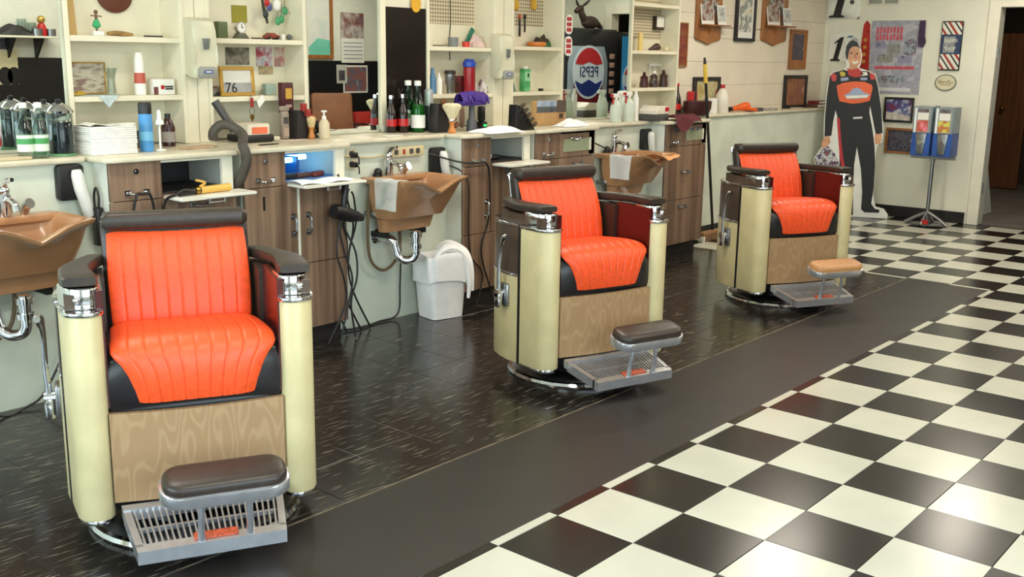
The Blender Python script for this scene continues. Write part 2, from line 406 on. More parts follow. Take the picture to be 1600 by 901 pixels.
# ------------------------------------------------------------------ barber chairs
orange = mat('orange_vinyl', (238, 82, 34), .44, var=.08, scale=60, bump=.06)
creamv = mat('cream_vinyl', (206, 192, 146), .4, var=.05, scale=9, bump=.04)
blackv = mat('black_vinyl', (26, 23, 26), .35, var=.1, scale=50, bump=.05)
brownv = mat('arm_brown_vinyl', (48, 38, 31), .42, var=.12, scale=50, bump=.05)
smoke = mat('smoky_brown_panel', (82, 66, 54), .3, var=.12, scale=8)
maroon = mat('maroon_enamel', (74, 15, 14), .25, var=.1, coat=.2)
alum = mat('cast_aluminium', (196, 196, 200), .25, .72, var=.06, scale=20)
tanv = mat('tan_vinyl', (186, 136, 88), .5, var=.08, scale=40, bump=.05)
def moire():
    m = mat('wood_grain_panel', (168, 134, 94), .42, coord='Object')
    N = m.node_tree.nodes; L = m.node_tree.links
    nz = [n for n in N if n.type == 'TEX_NOISE'][0]; nz.inputs['Scale'].default_value = 1.0; nz.inputs['Detail'].default_value = 1.5
    mp = [n for n in N if n.type == 'MAPPING'][0]; mp.inputs['Scale'].default_value = (11, 1, 3.0)
    mu = N.new('ShaderNodeMath'); mu.operation = 'MULTIPLY'; mu.inputs[1].default_value = 70; L.new(nz.outputs['Fac'], mu.inputs[0])
    wv = N.new('ShaderNodeMath'); wv.operation = 'SINE'; L.new(mu.outputs[0], wv.inputs[0])
    cr = [n for n in N if n.type == 'VALTORGB'][0]
    cr.color_ramp.elements[0].color = lin((160, 128, 92)); cr.color_ramp.elements[1].color = lin((171, 140, 104))
    cr.color_ramp.elements[0].position = .0; cr.color_ramp.elements[1].position = .9
    L.new(wv.outputs[0], cr.inputs[0])
    return m
woodp = moire()

def arm_plan(x_in, x_out, y0, y1, side):
    pts = [(x_in, y1), (x_in, y0+.03), (x_in+.012, y0+.008), (x_in+.04, y0-.004), (x_out-.045, y0), (x_out-.018, y0+.016), (x_out-.004, y0+.045), (x_out+.012, y1)]
    return [(side*x, y) for x, y in pts]
def rear_plan(o, side, y0=-.052):
    out = [(.388+o, y0), (.396+o, .02), (.392+o, .10), (.372+o, .18), (.335+o, .245), (.285+o, .295)]
    inn = [(.27, .25), (.30, .2), (.33, .14), (.345, .08), (.35, 0), (.345, y0)]
    return [(side*x, y) for x, y in out+inn]

def make_chair(label, tan=False):
    t = thing('barber_chair', label, 'barber chair', group=None)
    # pedestal
    obj('base_plate', G().ring([(0, 0), (.325, 0), (.335, .008), (.333, .022), (.315, .036), (.24, .05), (0, .06)], 40), steel, t)
    obj('base_ring', G().ring([(.32, .0), (.341, .002), (.345, .014), (.338, .026), (.322, .030)], 40), chrome, t)
    obj('pedestal', G().ring([(0, .05), (.22, .05), (.2, .09), (.2, .13), (0, .13)], 24), black_m, t)
    # body between the arms
    obj('body', G().box(-.262, .262, -.2, .24, .105, .46, .02), blackv, t)
    # front panel
    def fp(u, v):
        x = -.262+.524*u; y = -.222-.022*math.cos((u-.5)*math.pi)
        return (x, y, .15+.285*v)
    g = G().grid(fp, 20, 2); r = bmesh.ops.extrude_face_region(g.bm, geom=g.bm.faces[:])
    bmesh.ops.translate(g.bm, verts=[e for e in r['geom'] if isinstance(e, bmesh.types.BMVert)], vec=(0, .02, 0))
    obj('front_panel', g, woodp, t)
    for s in (-1, 1):
        col = obj('arm_post', G().prism(arm_plan(.262, .372, -.235, -.062, s), .10, .744, 'z', .006), creamv, t)
        obj('post_foot', G().prism(arm_plan(.268, .366, -.228, -.075, s), .084, .10, 'z', .003), chrome, col)
        obj('post_trim', G().prism(arm_plan(.257, .377, -.240, -.058, s), .744, .758, 'z', .004), chrome, col)
        cap = G().prism(arm_plan(.264, .368, -.206, -.09, s), .758, .824, 'z', .006)
        cp = obj('chrome_cap', cap, chrome, t)
        obj('ashtray_knob', G().ball((s*.33, -.205, .79), .011, 10), chrome, cp)
        obj('side_seam', G().prism([(s*x, y) for x, y in ((.35, -.064), (.387, -.064), (.389, -.050), (.35, -.050))], .10, .744), black_m, t)
        lo = obj('side_panel', G().prism(rear_plan(0, s), .10, .515, 'z', .004), creamv, t)
        obj('upper_side_panel', G().prism(rear_plan(-.003, s), .525, .750, 'z', .004), smoke, t)
        for z in (.514, .748): obj('side_trim', G().prism(rear_plan(.003, s), z, z+.012, 'z', .002), chrome, t)
        # inner faces: maroon enamel in front, brown behind
        obj('inner_panel', G().prism([(s*.256, -.205), (s*.275, -.205), (s*.275, .05), (s*.256, .05)], .45, .815), maroon, t)
        obj('inner_panel', G().prism([(s*.242, .05), (s*.344, .05), (s*.30, .24), (s*.242, .24)], .45, .800), brownv, t)
        # padded arm rest
        def ar(u, v, s=s):
            y = -.19+.47*v
            cx = .317+.016*math.sin(v*2.2)-.085*max(0, v-.4)**1.3/.515
            hw = .054-.024*v**1.3; z = .842-.016*v; th = .019
            if v == 0 or v == 1: hw *= .86; th *= .7
            a = 2*math.pi*u; c, si = math.cos(a), math.sin(a)
            e = .45
            return (s*(cx+hw*math.copysign(abs(c)**e, c)), y, z+th*math.copysign(abs(si)**e, si))
        g = G().grid(ar, 20, 14, True)
        for ring_v in (0, 1):
            pass
        bmesh.ops.holes_fill(g.bm, edges=[e for e in g.bm.edges if e.is_boundary])
        rest = obj('arm_rest', g, brownv, t)
        obj('arm_bar', G().prism([(s*.276, -.20), (s*.362, -.20), (s*.372, .05), (s*.345, .17), (s*.295, .17), (s*.28, .05)], .760, .806), smoke, t)
    # seat cushion, channel-stitched, rolled down in front
    prof = [(.16, .622), (.10, .640), (-.02, .654), (-.12, .660), (-.175, .655), (-.215, .632), (-.236, .598), (-.243, .55), (-.240, .50), (-.232, .462)]
    PR = catmull([(0, y, z) for y, z in prof], 5)
    def half(v):
        k = v*9
        KS = (0, 1, 3, 4.2, 5, 5.6, 6.3, 7, 8, 9.01); WS = (.224, .234, .240, .246, .246, .237, .217, .200, .186, .180)
        i = max(j for j in range(9) if KS[j] <= k); f = (k-KS[i])/(KS[i+1]-KS[i])
        return WS[i]+(WS[i+1]-WS[i])*f
    def seat(u, v):
        p = PR[min(int(round(v*(len(PR)-1))), len(PR)-1)]; q = PR[min(int(round(v*(len(PR)-1)))+1, len(PR)-1)]; o = PR[max(int(round(v*(len(PR)-1)))-1, 0)]
        tn = (q-o).normalized(); nrm = Vector((0, -tn.z, tn.y))*-1
        if nrm.z < 0 and nrm.y > 0: nrm = -nrm
        w = half(v); x = (u*2-1)*w
        ch = .003*(1-math.exp(-(abs(math.sin(u*10*math.pi))/.2)**2))
        edge = .018*(abs(u*2-1))**8
        return (x, p.y+nrm.y*(ch-edge), p.z+nrm.z*(ch-edge))
    obj('seat_cushion', G().grid(seat, 120, len(PR)-1), orange, t)
    def under(u, v):
        p = PR[min(int(round(v*(len(PR)-1))), len(PR)-1)]
        x = (u*2-1)*.256; e = abs(u*2-1)**6
        return (x, p.y*.985+.008+.02*e, p.z-.014-.02*e)
    gg = G().grid(under, 14, len(PR)-1)
    obj('seat_bolster', gg.box(-.25, .25, -.2, .2, .455, .60, .01), blackv, t)
    # back rest
    def bk(u, v):
        x = (u*2-1)*(.222+.006*math.sin(v*math.pi)); z = .60+.335*v; y = .10+.115*v
        y += .022*math.sin(v*math.pi)*-1 + .007*(1-(u*2-1)**2)
        ch = .0025*(1-math.exp(-(abs(math.sin(u*10*math.pi))/.2)**2))*min(1, (1-v)*8)
        ed = .014*abs(u*2-1)**10+.012*(2*v-1)**14
        return (x, y-ch+ed, z)
    obj('back_cushion', G().grid(bk, 120, 14), orange, t)
    def bs(u, v):    # dark shell around the back
        a = 2*math.pi*u; c, si = math.cos(a), math.sin(a); e = .35
        z = .55+.432*v; y = .148+.105*v; th = .034; hw = .240
        if v > .93: th *= .72; hw *= .985
        if v == 1: th *= .4; hw *= .96
        return (hw*math.copysign(abs(c)**e, c), y+.012+th*math.copysign(abs(si)**e, si), z)
    g = G().grid(bs, 28, 16, True); bmesh.ops.holes_fill(g.bm, edges=[e for e in g.bm.edges if e.is_boundary])
    bsh = obj('back_shell', g, dkbrown, t)
    def roll(u, v):
        a = 2*math.pi*u; x = (v*2-1)*.236
        k = 1 if abs(v*2-1) < .97 else .55
        return (x, .226+.036*k*math.copysign(abs(math.cos(a))**.6, math.cos(a)), .956+.030*k*math.copysign(abs(math.sin(a))**.6, math.sin(a)))
    g = G().grid(roll, 20, 24, True); bmesh.ops.holes_fill(g.bm, edges=[e for e in g.bm.edges if e.is_boundary])
    obj('top_roll', g, brownv, t)
    obj('back_trim', G().tube([(-.225, .245, .70), (-.225, .292, .92), (-.215, .302, .948), (0, .304, .950), (.215, .302, .948), (.225, .292, .92), (.225, .245, .70)], .006, 6, 4), chrome, bsh)
    # foot plate with grille
    fpz = lambda y: .132-.05*((-y-.235)/.235)
    def slab(x0, x1, y0, y1, h0, h1):
        g = G(); vs_ = []
        for x, y in ((x0[0], y0), (x1[0], y0), (x1[1], y1), (x0[1], y1)):
            vs_.append((x, y))
        g.prism(vs_, h0, h1)
        for v in g.bm.verts: v.co.z += fpz(v.co.y)
        return g
    wid = lambda y: .245-.03*((-y-.235)/.235)
    plate = obj('foot_plate', slab((-wid(-.235), -wid(-.262)), (wid(-.235), wid(-.262)), -.235, -.262, -.025, .012), alum, t)
    g = slab((-wid(-.43), -wid(-.465)), (wid(-.43), wid(-.465)), -.43, -.465, -.035, .006)
    for s in (-1, 1):
        q = [(s*wid(-.26), -.26), (s*(wid(-.26)-.022), -.26), (s*(wid(-.44)-.022), -.44), (s*wid(-.44), -.44)]
        h = G().prism(q, -.035, .006)
        for v in h.bm.verts: v.co.z += fpz(v.co.y)
        me = bpy.data.meshes.new('x'); h.bm.to_mesh(me); h.bm.free(); g.bm.from_mesh(me); bpy.data.meshes.remove(me)
    obj('plate_rim', g, alum, t)
    n = 24
    for i in range(n):
        u = -1+2*(i+.5)/n
        a, b = u*(wid(-.262)-.022), u*(wid(-.43)-.022)
        g = G().prism([(a-.0028, -.262), (a+.0028, -.262), (b+.0028, -.432), (b-.0028, -.432)], -.012, .002)
        for v in g.bm.verts: v.co.z += fpz(v.co.y)
        obj('grille_bar', g, alum, plate)
    g = G().box(-.205, .205, -.35, -.343, -.014, .0)
    for v in g.bm.verts: v.co.z += fpz(v.co.y)
    obj('cross_bar', g, alum, plate)
    obj('plate_support', G().prism([(-.1, -.2), (.1, -.2), (.085, -.4), (-.085, -.4)], .045, .075), black_m, t)
    g = G().box(-.055, .075, -.452, -.418, .006, .012, .003)
    for v in g.bm.verts: v.co.z += fpz(v.co.y)
    obj('maker_badge', g, mat('red_badge', (196, 84, 52), .5, var=.3, scale=120), plate)
    # calf pad on two legs
    pc = Vector((.037, -.485, .285)); tl = R(13)
    rot = Matrix.Translation(pc) @ Matrix.Rotation(tl, 4, 'X')
    def padf(u, v):
        ins, z = ((0, -.006), (0, .012), (.001, .022), (.006, .030), (.016, .035), (.04, .037))[int(round(v*5))]
        q = rrect(.355-2*ins, .135-2*ins, max(.055-ins, .012), 7); k = int(round(u*len(q))) % len(q)
        return (q[k][0], q[k][1], z)
    g = G().grid(padf, 32, 5, True); bmesh.ops.holes_fill(g.bm, edges=[e for e in g.bm.edges if e.is_boundary])
    pad = obj('foot_pad', g.move(rot), tanv if tan else dkbrown, t)
    obj('pad_tray', G().prism(rrect(.372, .150, .062, 8), -.034, .004, 'z', .004).move(rot), alum, t)
    for s in (-1, 1):
        x = .037+s*.065
        obj('pad_leg', G().tube([(x, -.468, .268), (x+.004*s, -.470, .20), (x+.006*s, -.458, .13), (x+.006*s, -.450, .088)], [.012, .010, .010, .013], 8), alum, t)
    # pump lever on the near side
    lv = obj('lever', G().tube([(-.430, .05, .44), (-.434, .042, .54), (-.432, .025, .64), (-.437, .0, .685)], [.012, .010, .009, .013], 10), chrome, t)
    obj('lever_grip', G().tube([(-.436, .005, .676), (-.440, -.018, .70), (-.444, -.045, .705)], [.013, .017, .011], 10), chrome, lv)
    obj('lever_bracket', G().box(-.412, -.388, .01, .09, .36, .47, .008), steel, t)
    obj('lever_pivot', G().cyl((-.41, .05, .425), (-.445, .05, .425), .020).box(-.445, -.415, .03, .07, .355, .43, .008), chrome, t)
    return t
ch1 = make_chair('orange and cream barber chair with a dark foot pad, in front of the napkin stack')
CHP = [((-.472, .945, 0), 26.6), ((1.712, .981, 0), 17.5), ((3.933, .998, 0), 27.0)]
ch1.location = CHP[0][0]; ch1.rotation_euler = (0, 0, -R(CHP[0][1]))
dup(ch1, CHP[1][0], -R(CHP[1][1]), 'orange and cream barber chair with a dark foot pad, nearest the white waste bin')
ch3 = dup(ch1, CHP[2][0], -R(CHP[2][1]), 'orange and cream barber chair with a tan foot pad, near the broom')
for c in ch3.children:
    if c.name.startswith('foot_pad'):
        c.data = c.data.copy(); c.data.materials[0] = tanv; c['label'] = 'tan foot pad'
# ------------------------------------------------------------------ cabinets, worktops, basins
def laminate():
    m = mat('walnut_laminate', (124, 98, 78), .42, coord='World', scale=1, stretch=(26, 26, .7), rgb2=(148, 120, 98), mix=(.35, .65), detail=5)
    cr = [n for n in m.node_tree.nodes if n.type == 'VALTORGB'][0].color_ramp
    cr.elements[0].color = lin((100, 77, 60)); cr.elements[1].color = lin((146, 118, 96))
    return m
lam = laminate()
side_w = mat('white_side_panel', (222, 224, 212), .45, var=.05, scale=8)
cavity = mat('cavity_dark', (40, 38, 40), .6)
palegreen = mat('pale_green_panel', (152, 158, 128), .4, var=.08)
kick_m = mat('toe_kick', (36, 30, 27), .6)
CF, CT = 2.25, 1.034       # cabinet front plane and carcass top
def handle(name, g_loc, parent, m=chrome, vert=False):
    x, z = g_loc; g = G()
    if vert:
        g.tube([(x, CF-.002, z-.045), (x, CF-.026, z-.035), (x, CF-.028, z), (x, CF-.026, z+.035), (x, CF-.002, z+.045)], .006, 8)
        g.box(x-.012, x+.012, CF-.006, CF, z-.06, z-.03).box(x-.012, x+.012, CF-.006, CF, z+.03, z+.06)
    else:
        g.tube([(x-.045, CF-.002, z), (x-.035, CF-.026, z-.004), (x, CF-.030, z-.006), (x+.035, CF-.026, z-.004), (x+.045, CF-.002, z)], .006, 8)
        g.box(x-.06, x-.03, CF-.006, CF, z-.012, z+.012).box(x+.03, x+.06, CF-.006, CF, z-.012, z+.012)
    return obj(name, g, m, parent)
def cabinet(x0, w, label, opened, left_split=False, strip=False, uv=False, full=False):
    t = thing('cabinet', label, 'cabinet', (0, 0, 0))
    x1 = x0+w
    obj('carcass', G().box(x0+.018, x1-.004, CF+.02, CF+.036, .1, .875).box(x0+.018, x1, 2.66, 2.73, .1, CT).box(x0+.018, x0+.262, CF+.02, 2.66, .875, CT), lam, t)
    obj('side_panel', G().box(x0, x0+.018, CF+.012, 2.73, .1, CT), side_w, t)
    obj('side_panel', G().box(x1-.012, x1, CF+.02, 2.73, .1, CT), side_w, t)
    obj('toe_kick', G().box(x0+.01, x1-.01, CF+.055, 2.7, 0, .1), kick_m, t)
    L0, L1, R0, R1, F = x0, x0+.246, x0+.250, x1, CF
    dr = obj('drawer', G().box(L0, L1, F, F+.018, .865, CT, .002, 1), lam, t)
    obj('lock', G().cyl((x0+.125, F, .992), (x0+.125, F-.006, .992), .013).cyl((x0+.125, F-.006, .992), (x0+.125, F-.008, .992), .005), chrome, dr)
    handle('handle', (x0+.125, .90), dr)
    if full:
        d = obj('door', G().box(L0, R1, F, F+.018, .452, .861, .002, 1), lam, t); handle('handle', (x0+.29, .665), d, steel)
        d = obj('door', G().box(L0, R1, F, F+.018, .102, .448, .002, 1), lam, t); handle('handle', (x0+.27, .395), d, steel)
    elif left_split:
        d = obj('drawer', G().box(L0, L1, F, F+.018, .452, .861, .002, 1), lam, t); handle('handle', (x0+.20, .60), d, chrome, True)
        obj('drawer', G().box(L0, L1, F, F+.018, .102, .448, .002, 1), lam, t)
    else:
        d = obj('door', G().box(L0, L1 if not strip else x0+.315, F, F+.018, .102, .861, .002, 1), lam, t)
        if strip:
            obj('slot', G().box(x0+.105, x0+.118, F-.002, F, .75, .82), black_m, d); handle('handle', (x0+.285, .66), d, steel, True)
    if not full:
        rx = x0+.332 if strip else R0
        if strip: obj('white_strip', G().box(x0+.317, x0+.330, F-.002, F+.014, .452, .862), white_m, t)
        d = obj('door', G().box(rx, R1, F, F+.018, .452, .861, .002, 1), lam, t)
        handle('handle', (rx+.05, .66) if strip else ((R0+R1)/2, .82), d, steel, strip)
        d = obj('door', G().box(rx, R1, F, F+.018, .102, .448, .002, 1), lam, t); handle('handle', ((rx+R1)/2, .40), d, steel) if not strip else None
    # niche
    wf_ = .05
    obj('niche_lining', G().box(R0, R1-.01, 2.62, 2.64, .885, CT).box(R0, R1-.012, CF+.03, 2.64, .876, .885), cavity if not uv else mat('niche_blue', (90, 130, 190), .5), t)
    obj('niche_frame', G().box(R1-.07, R1-.012, F, F+.018, .875, CT).box(R0, R1-.07, F, F+.018, CT-.012, CT), white_m, t)
    if opened:
        fl = obj('flap', G().box(R0+.003, R1+.02, F-.145, F-.001, .858, .874, .004, 1), mat('flap_white', (232, 228, 214), .45), t)
        obj('flap_hardware', G().cyl((R0+.16, F-.13, .858), (R0+.16, F-.13, .836), .006).cyl((R0+.24, F-.13, .858), (R0+.24, F-.13, .836), .006).cyl((R0+.16, F-.13, .840), (R0+.24, F-.13, .840), .004), chrome, fl)
        obj('flap_insert', G().box(R0+.006, R0+.13, F-.152, F-.144, .86, .873), white_m, fl)
    else:
        fl = obj('flap', G().box(R0, R1, F, F+.018, .865, CT, .002, 1), lam, t)
        obj('flap_panel', G().box(R0+.035, R1-.075, F-.004, F, .902, .985), palegreen, fl)
        obj('flap_edge', G().box(R1-.07, R1-.05, F-.005, F, .902, .988), white_m, fl)
        handle('handle', ((R0+R1)/2-.02, .988), fl)
    if uv:
        tube = mat('uv_tube', (200, 230, 255), .4, emit=((120, 205, 255), 9))
        for k in (0, 1): obj('uv_lamp', G().cyl((R0+.02+.17*k, 2.40+.1*k, .972), (R0+.15+.17*k, 2.40+.1*k, .972), .014), tube, t)
        obj('niche_divider', G().box(R0+.155, R0+.165, 2.36, 2.60, .886, .99), mat('blue_plastic', (40, 90, 150), .4), t)
    return t
cabA = cabinet(0, .64, 'walnut laminate cabinet with white flap open holding a yellow curling iron', True)
cabB = cabinet(.69, .64, 'walnut laminate cabinet with a blue-lit open niche', True, strip=True, uv=True)
cabC = cabinet(2.24, .63, 'walnut laminate cabinet with open dark niche and a looping black cord', True, left_split=True)
cabD = cabinet(2.92, .64, 'walnut laminate cabinet with closed pale green flap, under the landscape box', False, left_split=True)
cabE = cabinet(4.47, .59, 'walnut laminate cabinet with a pale green flap, at the end by the broom', False, full=True)
ctm = mat('cream_worktop', (214, 206, 182), .32, var=.06, scale=12)
def worktop(x0, x1, y0, label, corner=0.03, y1=2.735, z1=1.060, wide=None):
    pts = [(x0+corner, y0), (x1-corner, y0), (x1-.01, y0+.01), (x1, y0+corner), (x1, y1), (x0, y1), (x0, y0+corner), (x0+.01, y0+.01)]
    return single('worktop', G().prism(pts, CT+.001, z1, 'z', .008), ctm, label, 'worktop')
worktop(-2.6, -.036, 2.35, 'narrow cream worktop section holding the blue disinfectant jars')
worktop(-.03, .655, 2.215, 'cream worktop section under the white napkin stack')
worktop(.66, 1.352, 2.215, 'cream worktop section under the orange-fronted clipper charger')
worktop(1.358, 2.203, 2.35, 'narrow cream worktop section holding the green soda bottles')
worktop(2.21, 2.885, 2.215, 'cream worktop section with crumpled white towels and a purple duster')
worktop(2.89, 3.582, 2.215, 'cream worktop section under the landscape box')
worktop(3.588, 4.433, 2.35, 'narrow cream worktop section holding the white spray bottles')
worktop(4.44, 5.085, 2.215, 'cream worktop section draped with a maroon cloth')
worktop(5.09, 8.195, 2.56, 'long cream ledge top with the orange hair dryer')

# shampoo basins
tanp = mat('tan_porcelain', (180, 132, 92), .28, var=.05, scale=5, coat=.3)
def basin_outline(n, k, zdrop):
    """rounded-square rim; front (-y) carries the neck dip"""
    out = []
    return out
def make_basin(label):
    t = thing('shampoo_basin', label, 'sink')
    HW, Y0, Y1 = .255, -.40, 0.0        # local: wall at y=0, front at -.40, rim z=0
    n = 64
    def outline(s, inset, front_in):
        a = 2*math.pi*s; c, si = math.cos(a), math.sin(a); e = .38
        x = (HW-inset)*math.copysign(abs(c)**e, c); hy = (.20-inset-front_in/2)
        y = -.20+front_in/2+hy*math.copysign(abs(si)**e, si)
        return x, y
    def dip(x, y): 
        f = max(0, min(1, (-.25-y)/.10)); return -.062*f*math.exp(-(x/.085)**2)
    def lip(x, y):  # flared front corners
        f = max(0, min(1, (-.28-y)/.12)); return .012*f*min(1, (abs(x)/.2)**3)
    # rows: (inset, front_in, z, dip weight)
    rows = [(.085, .19, -.305, 0), (.072, .18, -.298, 0), (.062, .165, -.225, 0), (.042, .125, -.215, 0), (.024, .06, -.10, .15), (.022, .02, -.035, .7), (.004, .0, -.012, 1), (0, 0, 0, 1), (.010, .006, .004, 1), (.03, .02, -.004, 1), (.045, .04, -.03, .8), (.06, .07, -.10, .2), (.10, .12, -.19, 0), (.17, .17, -.205, 0)]
    def fn(u, v):
        i = int(round(v*(len(rows)-1))); ins, fi, z, w = rows[i]
        x, y = outline(u, ins, fi)
        zz = z+w*(dip(x, y)+lip(x, y))
        if w > .5: y -= .02*w*max(0, min(1, (-.28-y)/.1))*(min(1, abs(x)/.2))**2
        return (x, y, zz)
    g = G().grid(fn, n, len(rows)-1, True)
    bmesh.ops.holes_fill(g.bm, edges=[e for e in g.bm.edges if e.is_boundary])
    obj('bowl', g, tanp, t)
    obj('rear_deck', G().box(-.235, .235, -.075, -.002, -.03, .004, .008), tanp, t)
    fx_ = obj('faucet', G().cyl((-.06, -.045, .004), (-.06, -.045, .095), .026).cyl((-.06, -.045, .095), (-.06, -.045, .118), .023, .014).tube([(-.06, -.045, .06), (-.06, -.085, .078), (-.06, -.135, .066), (-.06, -.15, .035)], .014, 8), chrome, t)
    obj('faucet_lever', G().tube([(-.06, -.045, .105), (-.06, -.055, .14), (-.055, -.08, .162), (-.05, -.105, .166)], [.013, .012, .011, .009], 8).ball((-.06, -.045, .115), .024), chrome, fx_)
    obj('spray_hose_head', G().cyl((.04, -.05, .0), (.045, -.07, .045), .016, .02).cyl((.045, -.07, .045), (.05, -.095, .055), .020, .022), chrome, t)
    obj('spray_collar', G().cyl((-.14, -.04, .003), (-.14, -.04, .02), .028).ball((-.14, -.045, .028), .024), black_m, t)
    # waste
    obj('tailpipe', G().cyl((0, -.20, -.30), (0, -.20, -.40), .026).cyl((0, -.20, -.31), (0, -.20, -.335), .035).cyl((0, -.20, -.375), (0, -.20, -.40), .034), chrome, t)
    obj('trap', G().tube([(0, -.20, -.395), (0, -.20, -.43), (-.015, -.185, -.462), (-.05, -.16, -.468), (-.075, -.135, -.445), (-.083, -.12, -.40), (-.087, -.11, -.365), (-.10, -.08, -.345), (-.11, -.02, -.345)], .024, 12), chrome, t)
    obj('wall_flange', G().cyl((-.11, 0, -.345), (-.11, -.02, -.345), .045, .03), chrome, t)
    obj('valve', G().cyl((-.2, 0, -.2), (-.2, -.07, -.2), .012).ball((-.2, -.08, -.2), .026).cyl((-.13, 0, -.2), (-.13, -.06, -.2), .012).ball((-.13, -.065, -.2), .024), steel, t)
    obj('bracket', G().box(-.16, -.13, -.12, 0, -.335, -.307), black_m, t); obj('bracket', G().box(.13, .16, -.12, 0, -.335, -.307), black_m, t)
    return t
bs1 = make_basin('tan porcelain shampoo basin with no towel, next to the bottle sconce')
BZ = .845
BX = [-.435, 1.785, 3.985]
bs1.location = (BX[0], LWY, BZ-.01)
bs1['label'] = 'tan porcelain shampoo basin without any towel on its rim'
dup(bs1, (BX[1], LWY, BZ), 0, 'tan porcelain shampoo basin with a printed towel, above the white waste bin')
dup(bs1, (BX[2], LWY, BZ+.005), 0, 'tan porcelain shampoo basin with a plain white towel and a peach cloth')

for c_ in bs1.children:
    if c_.name == 'faucet':
        c_.scale = (1.05, 1.05, .95); c_.location = (.085, 0, 0)
    if c_.name == 'spray_hose_head': c_.location = (.055, 0, 0)
# ------------------------------------------------------------------ shelf units in the wall
SF, SB = 2.68, 2.865
def zl(px, py): return P(px, py, y=SF).z
shelf_spec = [
    (SH[0], (zl(200, 66), zl(200, 158)), 'cream shelf unit with a glass vase and a small green dancer figurine'),
    (SH[1], (zl(400, 69), zl(400, 158)), 'cream shelf unit with the gold-framed 76 picture'),
    (SH[2], (zl(720, 80), zl(720, 153)), 'cream shelf unit with the tall red drinking bottle'),
    (SH[3], (zl(840, 79), zl(840, 149)), 'cream shelf unit with the green powder tin'),
    (SH[4], (zl(1030, 85), zl(1030, 142)), 'cream shelf unit with brown figurines, beside the painted block wall')]
latt = mat('lattice_paper', (196, 186, 160), .6)
def lattice():
    m = latt; N = m.node_tree.nodes; L = m.node_tree.links
    ck = N.new('ShaderNodeTexChecker'); ck.inputs['Scale'].default_value = 60; ck.inputs[1].default_value = lin((150, 134, 104)); ck.inputs[2].default_value = lin((216, 206, 180))
    mp = N.new('ShaderNodeMapping'); mp.inputs['Rotation'].default_value = (0, R(45), 0)
    L.new(N['Texture Coordinate'].outputs['Object'], mp.inputs[0]); L.new(mp.outputs[0], ck.inputs[0]); L.new(ck.outputs[0], N['Principled BSDF'].inputs['Base Color'])
lattice()
SHZ = []
for n, ((a, b), zs, lab) in enumerate(shelf_spec):
    t = thing('shelf_unit', lab, 'shelf unit', (0, 0, 0)); th = .022; top = 2.36
    obj('side_board', G().box(a, a+th, SF, SB, 1.061, top, .002, 1), shelf_m, t)
    obj('side_board', G().box(b-th, b, SF, SB, 1.061, top, .002, 1), shelf_m, t)
    obj('back_board', G().box(a+th, b-th, SB-.008, SB, 1.061, top), shelf_m, t)
    if n >= 2: obj('lattice_backing', G().box(a+th, b-th, SB-.011, SB-.008, zs[0]+(.17 if n < 4 else .12), top-.03), latt, t)
    tops = []
    for z in zs:
        obj('shelf_board', G().box(a+th, b-th, SF+.002, SB-.008, z, z+.026, .002, 1), shelf_m, t); tops.append(z+.026)
    zt = 2.10 if n == 4 else top-.03
    if n == 4: zt = zl(1030, 12)
    obj('shelf_board', G().box(a+th, b-th, SF+.002, SB-.008, zt, zt+.026, .002, 1), shelf_m, t)
    SHZ.append(tops)
for n, (a, b) in enumerate(((SH[0][1], SH[1][0]), (SH[2][1], SH[3][0]))):
    o = obj('pillar', G().box(a+.001, b-.001, SF+.006, 2.88, 1.061, 2.75).box((a+b)/2-.002, (a+b)/2+.002, SF+.0055, SF+.007, 1.05, 2.7), shelf_m, wb, smooth=False)
    obj('pillar_seam', G().box((a+b)/2-.0015, (a+b)/2+.0015, SF+.0045, SF+.006, 1.06, 2.7), mat('seam_shadow', (150, 140, 116), .8), wb)

# ------------------------------------------------------------------ mirrors
mir = mat('mirror_silver', (226, 232, 228), .0, 1, var=0)
mfr = mat('mirror_edge', (196, 196, 176), .4)
def mirror(x0, x1, label, z0=1.062, z1=2.45):
    t = thing('wall_mirror', label, 'mirror', (0, 0, 0))
    obj('mirror_glass', G().box(x0+.012, x1-.012, MIRY, MIRY+.005, z0+.012, z1), mir, t)
    obj('mirror_frame', G().box(x0, x0+.012, MIRY-.004, MIRY+.006, z0, z1).box(x1-.012, x1, MIRY-.004, MIRY+.006, z0, z1).box(x0, x1, MIRY-.004, MIRY+.006, z0, z0+.012), mfr, t)
    return t
mirror(-2.5, .067, 'wall mirror behind the blue disinfectant jars')
pxm = P(600, 130, y=MIRY).x
mirror(1.441, pxm-.03, 'wall mirror reflecting a brown chair and a framed map')
mirror(3.745, 4.587, 'wall mirror reflecting the drinks machines')
